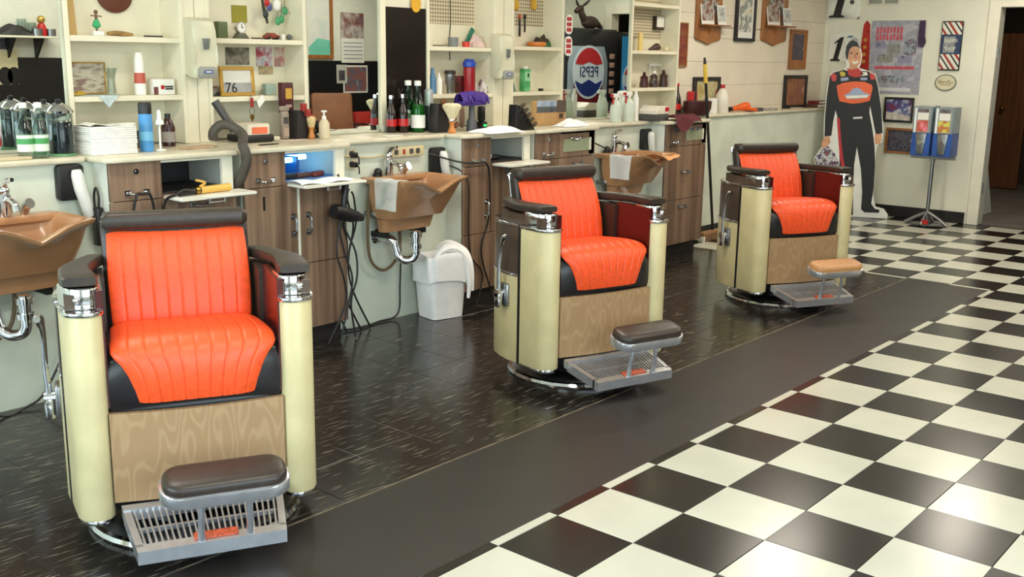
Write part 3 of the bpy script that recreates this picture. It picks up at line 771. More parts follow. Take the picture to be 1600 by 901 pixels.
# ------------------------------------------------------------------ things on the walls
def mpp(p): return (Vector(p)-CAM).dot(_f)/FPX
RB, RR, RO = 0, R(-90), R(180)          # facing of a thing on the back, right and opposite wall
def rect_y(l, t, r, b, y=BLK):
    cy = (t+b)/2; A, B = P(l, cy, y=y), P(r, cy, y=y); Cc = (l+r)/2; z1, z0 = P(Cc, t, y=y).z, P(Cc, b, y=y).z
    return ((A.x+B.x)/2, y, (z0+z1)/2), B.x-A.x, z1-z0
def rect_x(l, t, r, b, x=8.2):
    cy = (t+b)/2; A, B = P(l, cy, x=x), P(r, cy, x=x); Cc = (l+r)/2; z1, z0 = P(Cc, t, x=x).z, P(Cc, b, x=x).z
    return (x, (A.y+B.y)/2, (z0+z1)/2), A.y-B.y, z1-z0
def picture(name, label, cat, c, rz, w, h, fm, pm, fw=.018, d=.022, passe=None, gap=.001):
    t = thing(name, label, cat, c, rz)
    F = lambda g, x0, x1, z0, z1, y0, y1: g.box(x0, x1, -y1-gap, -y0-gap, z0, z1)
    if fw:
        for x0, x1, z0, z1 in ((-w/2, w/2, h/2-fw, h/2), (-w/2, w/2, -h/2, -h/2+fw), (-w/2, -w/2+fw, -h/2+fw, h/2-fw), (w/2-fw, w/2, -h/2+fw, h/2-fw)):
            obj('frame_bar', G().box(x0, x1, -d-gap, -gap, z0, z1, .002, 1), fm, t)
    pr = obj('picture_print', F(G(), -w/2+fw, w/2-fw, -h/2+fw, h/2-fw, 0, d*.5 if fw else .003), pm, t, smooth=False)
    if passe:
        q = passe; k = d*.5+.001 if fw else .004
        obj('inner_print', F(G(), -w/2+fw+q[0]*w, w/2-fw-q[0]*w, -h/2+fw+q[1]*h, h/2-fw-q[2]*h, 0, k), q[3], t, smooth=False)
    return t
oak = mat('oak_wood', (150, 96, 50), .4, var=.2, scale=3, stretch=(3, 3, .6))
gold = mat('gold_frame', (206, 164, 84), .3, .7)
frame_bk = mat('black_frame', (24, 22, 22), .35)
p_racing = mprint('race_print', [(40, 44, 80), (120, 40, 60), (60, 70, 130), (190, 190, 190), (150, 60, 70)], 12)
p_dark = mprint('dark_print', [(24, 24, 32), (60, 52, 62), (90, 84, 96), (44, 40, 48), (140, 140, 150)], 14)
p_grey = mprint('grey_poster', [(146, 148, 160), (166, 166, 174), (150, 150, 164), (184, 182, 188), (160, 152, 166)], 9)
p_photo = mprint('photo_print', [(60, 62, 56), (120, 64, 56), (180, 172, 160), (70, 74, 84), (150, 120, 96)], 14)
p_green = mprint('green_photo', [(70, 84, 52), (124, 132, 70), (180, 160, 110), (150, 84, 70), (90, 110, 60)], 12)
p_field = mprint('field_photo', [(96, 108, 78), (150, 140, 120), (196, 190, 170), (140, 110, 104), (110, 124, 90)], 10, (1, 1, 3))
redm = mat('red_plastic', (178, 28, 30), .35); bluem = mat('blue_plastic_lid', (40, 70, 170), .35)
skin = mat('skin_print', (205, 150, 112), .5, var=.1, scale=20); darkgrey = mat('dark_grey', (70, 68, 66), .5)
navy = mat('navy_print', (34, 44, 78), .45); orangep = mat('orange_print', (224, 92, 36), .45); purple = mat('purple', (66, 38, 130), .6, var=.2, scale=40)

# plaques, frames and string on the painted block wall
for (l, r, b, lab) in ((1086, 1125, 70, 'oak wall plaque with a small shelf of photos, beside the narrow rust picture'), (1190, 1228, 72, 'oak wall plaque with a small shelf of photos, above the orange hair dryer')):
    c, w, h = rect_y(l, -38, r, b)
    t = thing('wall_plaque', lab, 'plaque', c, 0)
    pts = [(-w/2, h/2), (-w/2, -h*.40), (-w*.44, -h*.435), (-w*.2, -h*.45), (0, -h/2), (w*.2, -h*.45), (w*.44, -h*.435), (w/2, -h*.40), (w/2, h/2)]
    obj('backing', G().prism(pts, -.024, -.001, 'y', .005), oak, t)
    obj('ledge', G().box(-w*.42, w*.60, -.10, -.022, -h*.225, -h*.205, .003), oak, t)
    obj('bracket', G().prism([(-.022, -h*.225), (-.08, -h*.225), (-.022, -h*.36)], -.012, .012, 'x'), oak, t)
    obj('trophy_plate', G().box(-w*.3, w*.3, -.027, -.023, -h*.05, h*.4), p_photo, t)
    L0 = Vector(c)
    for k, (dx, ww, hh, m, lb) in enumerate(((-.14*w, .5*w, .19, p_photo, 'dark red snapshot leaning on plaque shelf'), (.36*w, .34*w, .165, mprint('bw_photo', [(40, 44, 44), (200, 200, 196), (90, 96, 96)], 16), 'pale bordered snapshot leaning on plaque shelf'))):
        p = thing('snapshot', lb+(' of the plaque by the broom' if l < 1100 else ' of the plaque over the hair dryer'), 'photo', (L0.x+dx, BLK-.045-.02*k, L0.z-h*.204), 0)
        obj('card', G().box(-ww/2, ww/2, -.002, .002, 0, hh).move(Matrix.Rotation(R(-8), 4, 'X')), paper, p)
        obj('image', G().box(-ww/2+.012, ww/2-.012, -.0035, -.0015, .03, hh-.014).move(Matrix.Rotation(R(-8), 4, 'X')), m, p)
c, w, h = rect_y(1148, -30, 1178, 65)
picture('picture_frame', 'tall black frame with a white calendar print between the two oak plaques', 'picture', c, 0, w, h, frame_bk, paper, .03, .03, (.1, .1, .2, mprint('calendar_print', [(200, 200, 190), (120, 126, 120), (224, 222, 210), (190, 160, 90)], 16)))
c, w, h = rect_y(1232, 46, 1258, 108)
picture('picture_frame', 'narrow oak plaque with a dark car print near the corner', 'picture', c, 0, w, h, oak, oak, .02, .02, (.12, .18, .06, p_dark))
c, w, h = rect_y(1059, 35, 1071, 105)
picture('picture_frame', 'narrow vertical picture in green and rust beside the shelf unit', 'picture', c, 0, w+.03, h, oak, mprint('rust_print', [(96, 104, 60), (140, 70, 40), (110, 44, 36), (170, 120, 60)], 5, (.5, 1, 3)), .012, .016)
single('wall_string', G().tube([P(1128, 43, y=BLK-.008), P(1190, 46, y=BLK-.008), P(1232, 47, y=BLK-.008)], .002, 5), darkgrey, 'thin dark string running between the wall plaques', 'string')
c, w, h = rect_y(1081, 116, 1121, 172, BLK)
picture('picture_frame', 'black framed green picture behind the maroon basket', 'picture', (c[0], BLK, 1.062+h/2), 0, w, h, frame_bk, mprint('pic_green', [(96, 116, 70), (170, 150, 90), (190, 186, 150), (150, 60, 56)], 9), .032, .03)
c, w, h = rect_y(1223, 115, 1257, 166, BLK)
picture('picture_frame', 'black framed brown portrait standing on the ledge by the corner', 'picture', (c[0], BLK, 1.062+h/2), 0, w, h, frame_bk, mprint('pic_brown', [(90, 56, 40), (150, 100, 64), (120, 70, 60), (180, 140, 100)], 9), .03, .03)
# right wall
c, w, h = rect_x(1358, 32, 1441, 147)
t = picture('race_poster', 'large grey racing poster with red heading', 'poster', c, RR, w, h, None, p_grey, 0)
redp = mat('poster_red', (196, 84, 96), .5, var=.2, scale=40); whit = mat('poster_white', (210, 208, 210), .5)
for k, (z, x0, n_) in enumerate(((h*.37, -.21, 8), (h*.275, -.21, 8))):
    for i in range(n_):
        obj('heading_stroke', G().prism([(x0+i*.034, z-.032), (x0+i*.034+.026, z-.030+.006*(i % 3)), (x0+i*.034+.024, z+.032), (x0+i*.034+.004, z+.026+.006*(i % 2))], -.0055, -.003, 'y'), redp, t)
for k, (x, z, ww, hh, m) in enumerate(((-.16, .12, .11, .07, 'a'), (-.02, .08, .13, .10, 'b'), (.14, .10, .12, .16, 'c'), (-.10, -.01, .16, .08, 'b'), (.1, -.02, .14, .07, 'a'), (0, -.10, .40, .03, 'r'), (-.05, -.21, .3, .07, 'c'), (.0, -.31, .36, .035, 'w'))):
    mm = {'a': navy, 'b': darkgrey, 'c': p_racing, 'r': redp, 'w': whit}[m]
    mm = {'a': mprint('pt_a', [(90, 96, 130), (150, 150, 170), (60, 66, 100)], 20), 'b': mprint('pt_b', [(110, 110, 112), (150, 150, 140), (80, 84, 90)], 22), 'c': mprint('pt_c', [(100, 110, 130), (160, 170, 170), (90, 90, 110), (190, 150, 150)], 18), 'r': redp, 'w': whit}[m]
    obj('poster_art', G().prism(rrect(ww, hh, min(ww, hh)*.3, 3, x, z), -.0045, -.003, 'y'), mm, t)
c, w, h = rect_x(1434, 32, 1446, 74, 8.185)
single('award_ribbon', G().prism([(-.025, h/2), (.03, h/2), (.036, -.02), (.05, -h*.3), (.03, -h/2), (-.02, -h*.46), (-.03, -.05)], -.006, .0, 'y'), mat('plum_ribbon', (58, 34, 66), .5, var=.3, scale=30), 'dark plum ribbon hanging over the poster corner', 'ribbon', c, (0, 0, RR))
c, w, h = rect_x(1346, 32, 1358, 112)
t = thing('pennant', 'long red ribbon pennant behind the racing cutout', 'pennant', c, RR)
obj('cloth', G().prism([(0, h/2), (.035, h*.42), (.05, -h*.1), (.06, -h/2), (-.06, -h/2), (-.045, -h*.1), (-.03, h*.42)], -.008, -.001, 'y'), mat('red_ribbon', (170, 36, 26), .45, var=.2, scale=30), t)
for k in range(4): obj('badge', G().cyl((.0, -.008, .06-.07*k), (.0, -.013, .06-.07*k), .018), gold, t)
def bold1(h, w, m, t, x, z, d):
    sh = .22*h; P_ = [(-.5*w, -h/2), (.55*w, -h/2), (.5*w, -h*.42), (.28*w, -h*.40), (.28*w, h*.5), (.0, h*.5), (-.55*w, h*.27), (-.5*w, h*.22), (-.22*w, h*.30), (-.22*w, -h*.40), (-.5*w, -h*.42)]
    obj('number', G().prism([(x+a+sh*(b/h), z+b) for a, b in P_], -d-.003, -d+.012, 'y'), m, t)
def number_sign(l, t_, r, b, lab, cush):
    c, w, h = rect_x(l, t_, r, b); t = thing('number_sign', lab, 'sign', c, RR)
    def pil(u, v):
        x, z = (u-.5)*w, (v-.5)*h; d = .05*(max(0, 1-(2*u-1)**6)*max(0, 1-(2*v-1)**6)) if cush else .006
        return (x, -.002-d, z)
    g = G().grid(pil, 12, 12).box(-w/2, w/2, -.002, 0, -h/2, h/2); obj('panel', g, mat('number_white', (226, 226, 214), .5), t)
    return t, w, h, (.055 if cush else .009)
t, w, h, d = number_sign(1292, -22, 1345, 30, 'white padded sign with a bold black 1 near the ceiling', True)
bold1(.24, .15, frame_bk, t, -.02, -.03, d)
obj('emblem', G().cyl((.11, -d+.012, .0), (.11, -d, .0), .022), darkgrey, t)
t, w, h, d = number_sign(1296, 52, 1342, 97, 'flat white sign with black number 1 behind the cutout head', False)
bold1(.24, .10, frame_bk, t, -.06, -.015, d); text('0', .30, mat('pale_grey', (170, 172, 168), .5), t, (.055, -d, -.015), (R(90), 0, 0), shear=.3, sx=.9)
obj('emblem', G().prism([(.02, .1), (.045, .118), (.10, .118), (.08, .1)], -d-.001, -d+.003, 'y'), mat('steel_blue', (70, 100, 140), .5), t)
# barber sign with stripes
c, w, h = rect_x(1470, 33, 1503, 110)
t = thing('barber_sign', 'tall barber sign with red, white and blue diagonal stripes', 'sign', c, RR)
obj('board', G().box(-w/2, w/2, -.02, 0, -h/2, h/2, .003, 1), frame_bk, t)
wht = mat('sign_white', (224, 222, 208), .45); srd = mat('sign_red', (160, 44, 34), .45)
def clip(poly, f):
    o = []
    for i, p in enumerate(poly):
        q = poly[(i+1) % len(poly)]; a, b = f(p), f(q)
        if a >= 0: o.append(p)
        if a*b < 0: k = a/(a-b); o.append((p[0]+k*(q[0]-p[0]), p[1]+k*(q[1]-p[1])))
    return o
for z0, z1 in ((h*.23, h*.475), (-h*.475, -h*.17)):
    R0 = [(-w*.46, z0), (w*.46, z0), (w*.46, z1), (-w*.46, z1)]
    for k in range(-3, 6):
        for off, ww, m in ((0, .035, wht), (.035, .018, navy), (.053, .026, wht), (.079, .026, srd)):
            a = -.25+k*.105+off
            g = lambda p, a=a: (p[0]+.75*(p[1]-z0))-a
            q = clip(clip(R0, g), lambda p, a=a, ww=ww: a+ww-(p[0]+.75*(p[1]-z0)))
            if len(q) > 2 and m is not navy: obj('stripe', G().prism(q, -.022, -.019, 'y'), m, t)
obj('center_panel', G().box(-w*.46, w*.46, -.022, -.019, -h*.165, h*.225), mat('sign_navy', (38, 56, 92), .45), t)
obj('barber_print', G().box(-w*.34, w*.2, -.0235, -.021, -h*.14, h*.19), mprint('barber_art', [(60, 70, 84), (170, 172, 168), (96, 104, 110), (200, 196, 180)], 24), t)
text('BARBER', .045, wht, t, (-.0, -.0245, h*.10), (R(90), 0, 0), sx=.8); text('SHOP', .05, wht, t, (0, -.0245, -h*.06), (R(90), 0, 0), sx=.8)
c, w, h = rect_x(1461, 116, 1495, 142)
t = thing('oval_sign', 'small oval cream sign below the barber sign', 'sign', c, RR)
ell = lambda a, b, n=28: [(a*math.cos(2*math.pi*i/n), b*math.sin(2*math.pi*i/n)) for i in range(n)]
obj('rim', G().prism(ell(w/2, h/2), -.012, 0, 'y', .003), mat('oval_rim', (120, 124, 106), .4), t)
obj('face', G().prism(ell(w/2-.012, h/2-.01), -.0145, -.011, 'y'), mat('oval_cream', (214, 206, 174), .5), t)
og = mat('oval_gold', (128, 104, 56), .5)
obj('script_stroke', G().tube([(-.07, -.015, -.005), (-.055, -.015, .02), (-.045, -.015, -.008), (-.03, -.015, .012), (-.018, -.015, -.006), (0, -.015, .01), (.015, -.015, -.006), (.03, -.015, .022), (.045, -.015, -.008), (.07, -.015, .006)], .003, 5), og, t)
obj('script_stroke', G().box(-.05, .05, -.0155, -.014, -.024, -.018), og, t)
c, w, h = rect_x(1382, 152, 1428, 191)
t = picture('picture_frame', 'black framed racing photograph beside the candy machines', 'picture', c, RR, w, h, frame_bk, p_racing, .02, .022)
obj('track_strip', G().prism([(-w*.42, -h*.40), (w*.42, -h*.42), (w*.42, -h*.22), (-w*.42, -h*.08)], -.0135, -.011, 'y'), mat('track_pale', (196, 186, 176), .5, var=.2, scale=20), t)
c, w, h = rect_x(1384, 200, 1430, 240)
picture('picture_frame', 'wood framed dark car photograph beside the candy machines', 'picture', c, RR, w, h, oak, p_dark, .022, .02)
c, w, h = rect_x(1356, -14, 1408, 8)
t = thing('air_vent', 'grey double air vent high on the right wall', 'vent', c, RR)
obj('frame', G().box(-w/2, w/2, -.012, 0, -h/2, h/2, .003, 1), white_m, t)
for s in (-1, 1): obj('grille', G().box(s*w*.24-w*.20, s*w*.24+w*.20, -.015, -.011, -h*.4, h*.4), mat('vent_grey', (150, 152, 138), .6), t)

# cardboard standee
p0 = P(1350, 340, z=0); nrm = Vector((-.955, -.297, 0)).normalized(); ux = Vector((-nrm.y, nrm.x, 0)) * -1
ux = Vector((nrm.y, -nrm.x, 0)); ux = ux if ux.dot(RT) > 0 else -ux
def SP(X, Y):
    px, py = 1260+X/2.8125, 30+Y/2.8125
    d = RT*((px-800)/FPX)-UP*((py-450.5)/FPX)+_f; k = (p0-CAM).dot(nrm)/d.dot(nrm); q = CAM+d*k-p0
    return (q.dot(ux), max(.003, q.z))
st = thing('cardboard_cutout', 'life-size cardboard cutout of a racing driver in black and orange suit', 'cutout', p0)
st.rotation_euler = (0, 0, math.atan2(ux.y, ux.x))
def lay(n, pts, m, k): 
    return obj(n, G().prism([SP(*p) for p in pts], -.004-.0012*k, -.003-.0012*(k-1) if k else .004, 'y'), m, st, smooth=False)
lay('board', [(188, 97), (206, 90), (224, 98), (240, 130), (246, 160), (240, 195), (232, 214), (272, 226), (305, 243), (318, 300), (331, 400), (339, 470), (338, 505), (333, 540), (312, 553), (303, 600), (300, 700), (293, 770), (303, 822), (340, 832), (358, 858), (354, 876), (225, 884), (140, 884), (140, 700), (118, 668), (40, 645), (32, 612), (68, 560), (76, 520), (77, 440), (87, 340), (100, 250), (116, 232), (165, 220), (178, 205), (170, 160), (173, 118)], mat('board_white', (222, 222, 214), .5), 0)
suit = mat('suit_black', (20, 18, 18), .55)
lay('suit', [(118, 235), (165, 222), (205, 236), (235, 228), (270, 228), (302, 245), (315, 300), (330, 400), (335, 500), (305, 507), (292, 440), (280, 380), (277, 410), (290, 480), (300, 560), (302, 640), (296, 740), (285, 810), (300, 832), (322, 838), (318, 850), (255, 848), (240, 835), (245, 760), (240, 660), (222, 560), (210, 640), (205, 750), (205, 860), (150, 860), (145, 600), (140, 440), (128, 400), (118, 450), (110, 512), (80, 515), (82, 430), (90, 340), (103, 250)], suit, 1)
lay('chest_panel', [(133, 292), (160, 280), (205, 273), (255, 275), (288, 288), (291, 305), (278, 358), (240, 368), (200, 371), (146, 360), (138, 330)], orangep, 2)
lay('chest_emblem', [(165, 334), (190, 322), (205, 304), (222, 300), (238, 306), (250, 320), (280, 330), (268, 345), (220, 350), (180, 350)], mat('emblem_blue', (150, 160, 186), .5), 3)
lay('emblem_bar', [(172, 336), (272, 333), (266, 344), (178, 348)], wht, 4)
lay('collar', [(178, 214), (196, 222), (228, 214), (252, 240), (238, 252), (212, 256), (186, 246)], mat('collar_red', (186, 50, 38), .5), 2)
lay('shoulder_patch', [(106, 246), (122, 236), (134, 250), (130, 272), (114, 272)], mat('patch_red', (190, 60, 56), .5), 2)
lay('shoulder_patch', [(276, 234), (300, 244), (304, 264), (284, 266)], MATS['patch_red'], 2)
lay('round_patch', [(146, 234), (158, 228), (172, 236), (170, 250), (152, 252)], mat('patch_yellow', (196, 176, 60), .5), 2)
lay('white_patch', [(236, 232), (266, 232), (270, 246), (240, 250)], wht, 2); lay('small_patch', [(150, 258), (184, 254), (186, 268), (152, 272)], MATS['emblem_blue'], 2); lay('small_patch', [(238, 256), (268, 256), (266, 268), (238, 268)], MATS['emblem_blue'], 2)
lay('face', [(183, 140), (198, 118), (228, 122), (240, 150), (241, 172), (236, 192), (222, 212), (206, 215), (190, 200), (182, 170)], skin, 2)
lay('neck', [(190, 198), (222, 210), (228, 222), (206, 232), (188, 218)], skin, 1.5)
lay('hair', [(172, 150), (176, 118), (190, 98), (206, 91), (224, 100), (238, 132), (226, 121), (204, 119), (190, 132), (184, 160), (180, 182), (174, 168)], mat('hair_black', (24, 20, 18), .5), 3)
for a in ((198, 150), (224, 152)): lay('eye', [(a[0]-7, a[1]), (a[0], a[1]-4), (a[0]+7, a[1]), (a[0], a[1]+3)], MATS['hair_black'], 3)
lay('nose', [(212, 150), (216, 150), (221, 170), (210, 172)], mat('skin_shade', (176, 118, 86), .5), 3)
lay('mouth', [(200, 184), (214, 187), (230, 182), (224, 194), (212, 198), (204, 194)], wht, 3)
lay('hand', [(302, 504), (330, 503), (331, 530), (322, 546), (303, 550), (299, 525)], skin, 2)
lay('hand', [(78, 516), (102, 514), (106, 540), (92, 558), (70, 566), (66, 548)], skin, 2)
lay('leg_stripe', [(134, 430), (147, 436), (152, 520), (160, 600), (172, 660), (158, 664), (146, 600), (140, 520)], mat('stripe_red', (180, 36, 44), .5), 2)
lay('belt_buckle', [(206, 430), (246, 428), (246, 436), (206, 438)], whit, 2)
lay('helmet', [(36, 612), (66, 572), (96, 556), (126, 590), (146, 640), (140, 664), (118, 664), (44, 642)], mprint('helmet_print', [(170, 50, 44), (40, 44, 80), (210, 206, 210), (60, 50, 70), (190, 80, 60)], 16), 3)
obj('easel_back', G().box(-.06, .06, .004, .16, .0, .02).box(-.012, .012, .02, .03, .02, .9), mat('cardboard', (160, 124, 84), .8), st)

# twin candy machines on a stand
gb = P(1447, 352, z=0)
t = thing('candy_machine_stand', 'grey post stand with two blue candy vending boxes', 'vending stand', (gb.x, gb.y, 0), RR)
obj('pole', G().cyl((0, 0, .02), (0, 0, 1.13), .018).cyl((0, 0, .62), (0, 0, .66), .024), steel, t)
for s, (dx, dy) in enumerate(((-.2, -.02), (.2, -.02), (0, -.17), (0, .17))):
    obj('foot', G().tube([(0, 0, .13), (dx*.5, dy*.5, .08), (dx, dy, .015)], [.016, .014, .018], 8), steel, t)
obj('foot_plate', G().prism([(-.2, 0), (0, -.17), (.2, 0), (0, .17)], .002, .022, 'z', .004), steel, t)
obj('red_tag', G().box(0, .06, -.145, -.138, .03, .07), redm, t)
zb0, zb1 = P(1455, 243, x=gb.x).z, P(1455, 166, x=gb.x).z
cb = mat('candy_blue', (44, 84, 160), .35, var=.1)
for s, x0, pm_ in ((0, -.185, (200, 96, 110)), (1, .012, (176, 180, 60))):
    w = .173
    zm = zb0+(zb1-zb0)*.47
    b = obj('machine_box', G().box(x0, x0+w, -.10, .10, zb0, zm, .004, 1), cb, t); obj('upper_case', G().box(x0, x0+w, -.098, .098, zm, zb1, .003, 1), mat('case_glassy', (128, 144, 150), .25), b)
    obj('window_case', G().box(x0+.012, x0+w-.012, -.108, -.1, zm, zb1-.012), mat('case_grey', (150, 154, 150), .3), b)
    obj('side_window', G().box(x0-.003, x0, -.08, .08, zm, zb1-.02), mat('case_dark', (60, 78, 90), .25), b)
    obj('light_strip', G().box(x0+.016, x0+.034, -.112, -.106, zm, zb1-.015), mat('strip_white', (232, 240, 244), .3), b)
    obj('price_card', G().box(x0+.045, x0+.145, -.112, -.107, zm+.12, zm+.185), paper, b)
    obj('candy_picture', G().box(x0+.042, x0+.145, -.111, -.107, zm+.01, zm+.115), mprint('candy%d' % s, [pm_, tuple(min(255, v+40) for v in pm_), (190, 90, 60), pm_], 18), b)
    obj('top_picture', G().box(x0+.045, x0+.14, -.111, -.107, zm+.19, zb1-.02), mprint('candytop', [(34, 44, 74), (120, 110, 110), (60, 66, 96)], 18), b)
    obj('chute_plate', G().prism([(x0+.04, zm-.005), (x0+.14, zm-.005), (x0+.12, zb0+.02), (x0+.062, zb0+.02)], -.112, -.1, 'y', .003), steel, b)
    obj('coin_knob', G().cyl((x0+.09, -.112, zm-.09), (x0+.09, -.13, zm-.09), .022), chrome, b)
obj('crossbar', G().box(-.2, .2, -.03, .03, zb0-.03, zb0-.001), steel, t)

# soap dispensers on the pillars
disp = mat('dispenser_beige', (206, 202, 176), .35, var=.04); lens_ = mat('smoke_lens', (104, 108, 104), .2); bluel = mat('badge_blue', (62, 84, 150), .4)
for (l, t_, r, b, lab) in ((294, 30, 340, 120, 'beige wall soap dispenser beside the 76 picture'), (772, 54, 806, 122, 'beige wall soap dispenser beside the red drinking bottle')):
    A = P((l+r)/2-12, (t_+b)/2, y=SF); k = mpp(A); h = (b-t_)*k*1.02; w = .13
    t = thing('soap_dispenser', lab, 'soap dispenser', (A.x, SF+.005, A.z), 0)
    prof = [(0, h*.5), (-.05, h*.5), (-.085, h*.44), (-.10, h*.30), (-.098, h*.05), (-.088, -h*.12), (-.098, -h*.28), (-.10, -h*.42), (-.085, -h*.5), (-.05, -h*.5), (0, -h*.44)]
    obj('housing', G().prism(prof, -w/2, w/2, 'x', .014), disp, t)
    obj('sight_window', G().prism([(-.02, h*.16), (.02, h*.16), (.012, -h*.02), (-.012, -h*.02)], -.108, -.09, 'y', .002), lens_, t)
    obj('push_bar', G().prism(rrect(w*.8, h*.2, .02, 4, 0, -h*.40), -.112, -.06, 'y', .006), mat('push_grey', (150, 150, 144), .4), t)
    obj('badge', G().prism(rrect(.05, .016, .007, 3, 0, -h*.39), -.1145, -.111, 'y'), bluel, t)
    obj('badge_bar', G().box(-.016, .016, -.1155, -.114, -h*.39-.003, -h*.39+.003), paper, t)
# dark panel to the right of the middle mirror
c, w, h = rect_y(601, -60, 664, 214, MIRY); x1_ = 2.366
x0_ = pxm-.005; zt = P(632, 12, y=MIRY).z
t = thing('dark_door_panel', 'dark brown glossy panel with faint lettering beside the mirror', 'panel', ((x0_+x1_)/2, MIRY+.006, 1.062), 0)
w = x1_-x0_
obj('panel', G().box(-w/2+.01, w/2, -.012, 0, 0, zt-1.062), mat('smoked_panel', (30, 24, 20), .18, var=.25, scale=3, spec=.35), t)
obj('panel_post', G().box(-w/2-.03, -w/2+.01, -.02, 0, 0, 1.4), shelf_m, t)
obj('post_foot', G().box(-w/2-.035, -w/2+.012, -.035, -.02, 0, .04, .004), mfr, t)
text('KO', .09, mat('faint_text', (62, 52, 44), .4), t, (.0, -.0125, .22), (R(90), 0, 0), ext=.0005)
q = P(650, 6, y=MIRY-.01)
obj('yellow_sticker', G().prism(ell(.04, .05), -.018, -.013, 'y'), mat('sticker_yellow', (214, 160, 40), .5), t, (q.x-(x0_+x1_)/2, 0, q.z-1.062))
for (px, py, lab) in ((888, 38, 'upper red and white oval sticker on the mirror edge'), (887, 72, 'lower red and white oval sticker on the mirror edge')):
    q = P(px, py, y=MIRY-.003); k = mpp(q); w, h = 15*k*1.25, 30*k
    t = thing('mirror_sticker', lab, 'sticker', (q.x+.008, q.y, q.z), 0)
    obj('backing', G().prism(rrect(w, h, w*.45, 5), -.0016, .0, 'y'), paper, t)
    for j in range(3): obj('red_bar', G().prism(rrect(w*.66, h*.2, .006, 3, 0, h*(.27-.27*j)), -.0026, -.0014, 'y'), mat('sticker_red', (176, 44, 50), .5), t)
# cover plates, sockets and power strip
def outlet(c, label, dark=False, rz=0):
    t = thing('wall_outlet', label, 'outlet', c, rz)
    obj('cover', G().prism(rrect(.075, .115, .006, 3), -.007, 0, 'y', .002), black_m if dark else mat('ivory_plate', (206, 196, 166), .4), t)
    for z in (-.028, .028): obj('socket', G().prism(rrect(.034, .03, .01, 4, 0, z), -.0095, -.006, 'y'), darkgrey if not dark else blackrub, t)
    return t
q = P(281, 190, y=SB-.01); outlet((q.x, SB-.009, q.z), 'ivory outlet with black adapter inside the shelf by the blue spray can')
single('power_adapter', G().box(-.028, .028, -.052, -.0105, -.04, .03, .006).tube([(0, -.03, -.04), (0, -.035, -.07), (-.03, -.05, -.09)], .004, 6), black_m, 'black power adapter plugged in beside the blue spray can', 'adapter', (q.x-.002, SB-.009, q.z-.025))
q = P(548, 248, y=LWY); outlet((q.x, LWY-.0005, q.z), 'ivory outlet with black plugs above the hanging hair dryer')
for dz in (-.03, .022): single('plug', G().box(-.016, .016, -.045, -.0105, -.014, .014, .004).tube([(0, -.045, 0), (.004, -.06, -.01), (.012, -.055, -.05)], .004, 6), black_m, ('lower' if dz < 0 else 'upper')+' black plug in the outlet above the hair dryer', 'plug', (q.x, LWY-.0005, q.z+dz))
a, b = P(606, 238, y=LWY), P(657, 232, y=LWY)
t = thing('power_strip', 'cream surface-mounted power strip above the printed towel basin', 'power strip', ((a.x+b.x)/2, LWY-.0005, (a.z+b.z)/2-.003))
w = b.x-a.x; obj('body', G().box(-w/2, w/2, -.03, 0, -.028, .028, .004), mat('strip_cream', (204, 190, 150), .45), t); obj('switch', G().box(-w*.16, -w*.10, -.036, -.028, -.014, .014, .002), srd, t)
for k in (-.36, .1, .3): obj('socket', G().prism(rrect(.03, .03, .008, 3, k*w, 0), -.0325, -.029, 'y'), darkgrey, t)
single('wall_cable', G().tube([(b.x-w*1.0, LWY-.02, a.z-.004), (b.x-w*1.5, LWY-.012, a.z-.02), (1.45, LWY-.010, a.z-.004), (1.37, LWY-.012, a.z+.004)], .006, 6), mat('cable_cream', (190, 176, 140), .5), 'cream cable running along the wall to the power strip', 'cable')
for (px, py, lab) in ((106, 284, 'black wall bottle holder with a white bottle beside the napkin stack'), (680, 250, 'black wall bottle holder with a white bottle above the waste bin'), (1006, 217, 'black wall bottle holder with a white bottle beside the end cabinet')):
    q = P(px, py, y=LWY); t = thing('wall_holder', lab, 'holder', (q.x, LWY-.0005, q.z), 0)
    obj('plate', G().prism(rrect(.12, .155, .02, 4), -.03, 0, 'y', .004), black_m, t)
    obj('squeeze_bottle', G().tube([(.015, -.052, .055), (.018, -.052, .03), (.03, -.05, -.03), (.05, -.045, -.09), (.065, -.04, -.15)], [.018, .026, .027, .026, .022], 10), paper, t)
# ------------------------------------------------------------------ things on the worktops, shelves and floor
WT = 1.0612
def wp(px, py, z=WT):
    v = P(px, py, z=z)
    if v.y > 2.60: v = P(px, py, y=2.60)
    lo = 2.41 if any(a < v.x < b for a, b in ((-3, -.03), (1.36, 2.2), (3.59, 4.43))) else 2.62 if v.x > 5.09 else 2.27
    if v.y < lo: v = P(px, py, y=lo)
    return Vector((v.x, v.y, z))
def sp(n, k, px, y=2.77):
    z = SHZ[n][k]+.0005; py = px_of((P(px, 100, y=y).x, y, z))[1]; v = P(px, py, y=y); return Vector((v.x, y, z))
def at(px, y, z=WT): return Vector((P(px, px_of((P(px, 150, y=y).x, y, z))[1], y=y).x, y, z))
def lathes(name, label, cat, pos, parts, n=18, rz=0, group=None):
    t = thing(name, label, cat, pos, rz, group)
    for nm, prof, m in parts: obj(nm, G().ring(prof, n), m, t)
    return t
def boxy(name, label, cat, pos, w, d, h, m, b=.004, rz=0, front=None):
    """box thing; front = list of (name, x0, x1, z0, z1, material) panels on the -y face, given as fractions"""
    t = thing(name, label, cat, pos, rz)
    obj('body', G().box(-w/2, w/2, -d/2, d/2, 0, h, b), m, t)
    for nm, x0, x1, z0, z1, mm in front or []: obj(nm, G().box(-w/2+w*x0, -w/2+w*x1, -d/2-.002, -d/2+.001, h*z0, h*z1), mm, t)
    return t
greengl = mglass('green_tint_glass', (140, 205, 150)); palegl = mglass('pale_green_glass', (222, 232, 224))
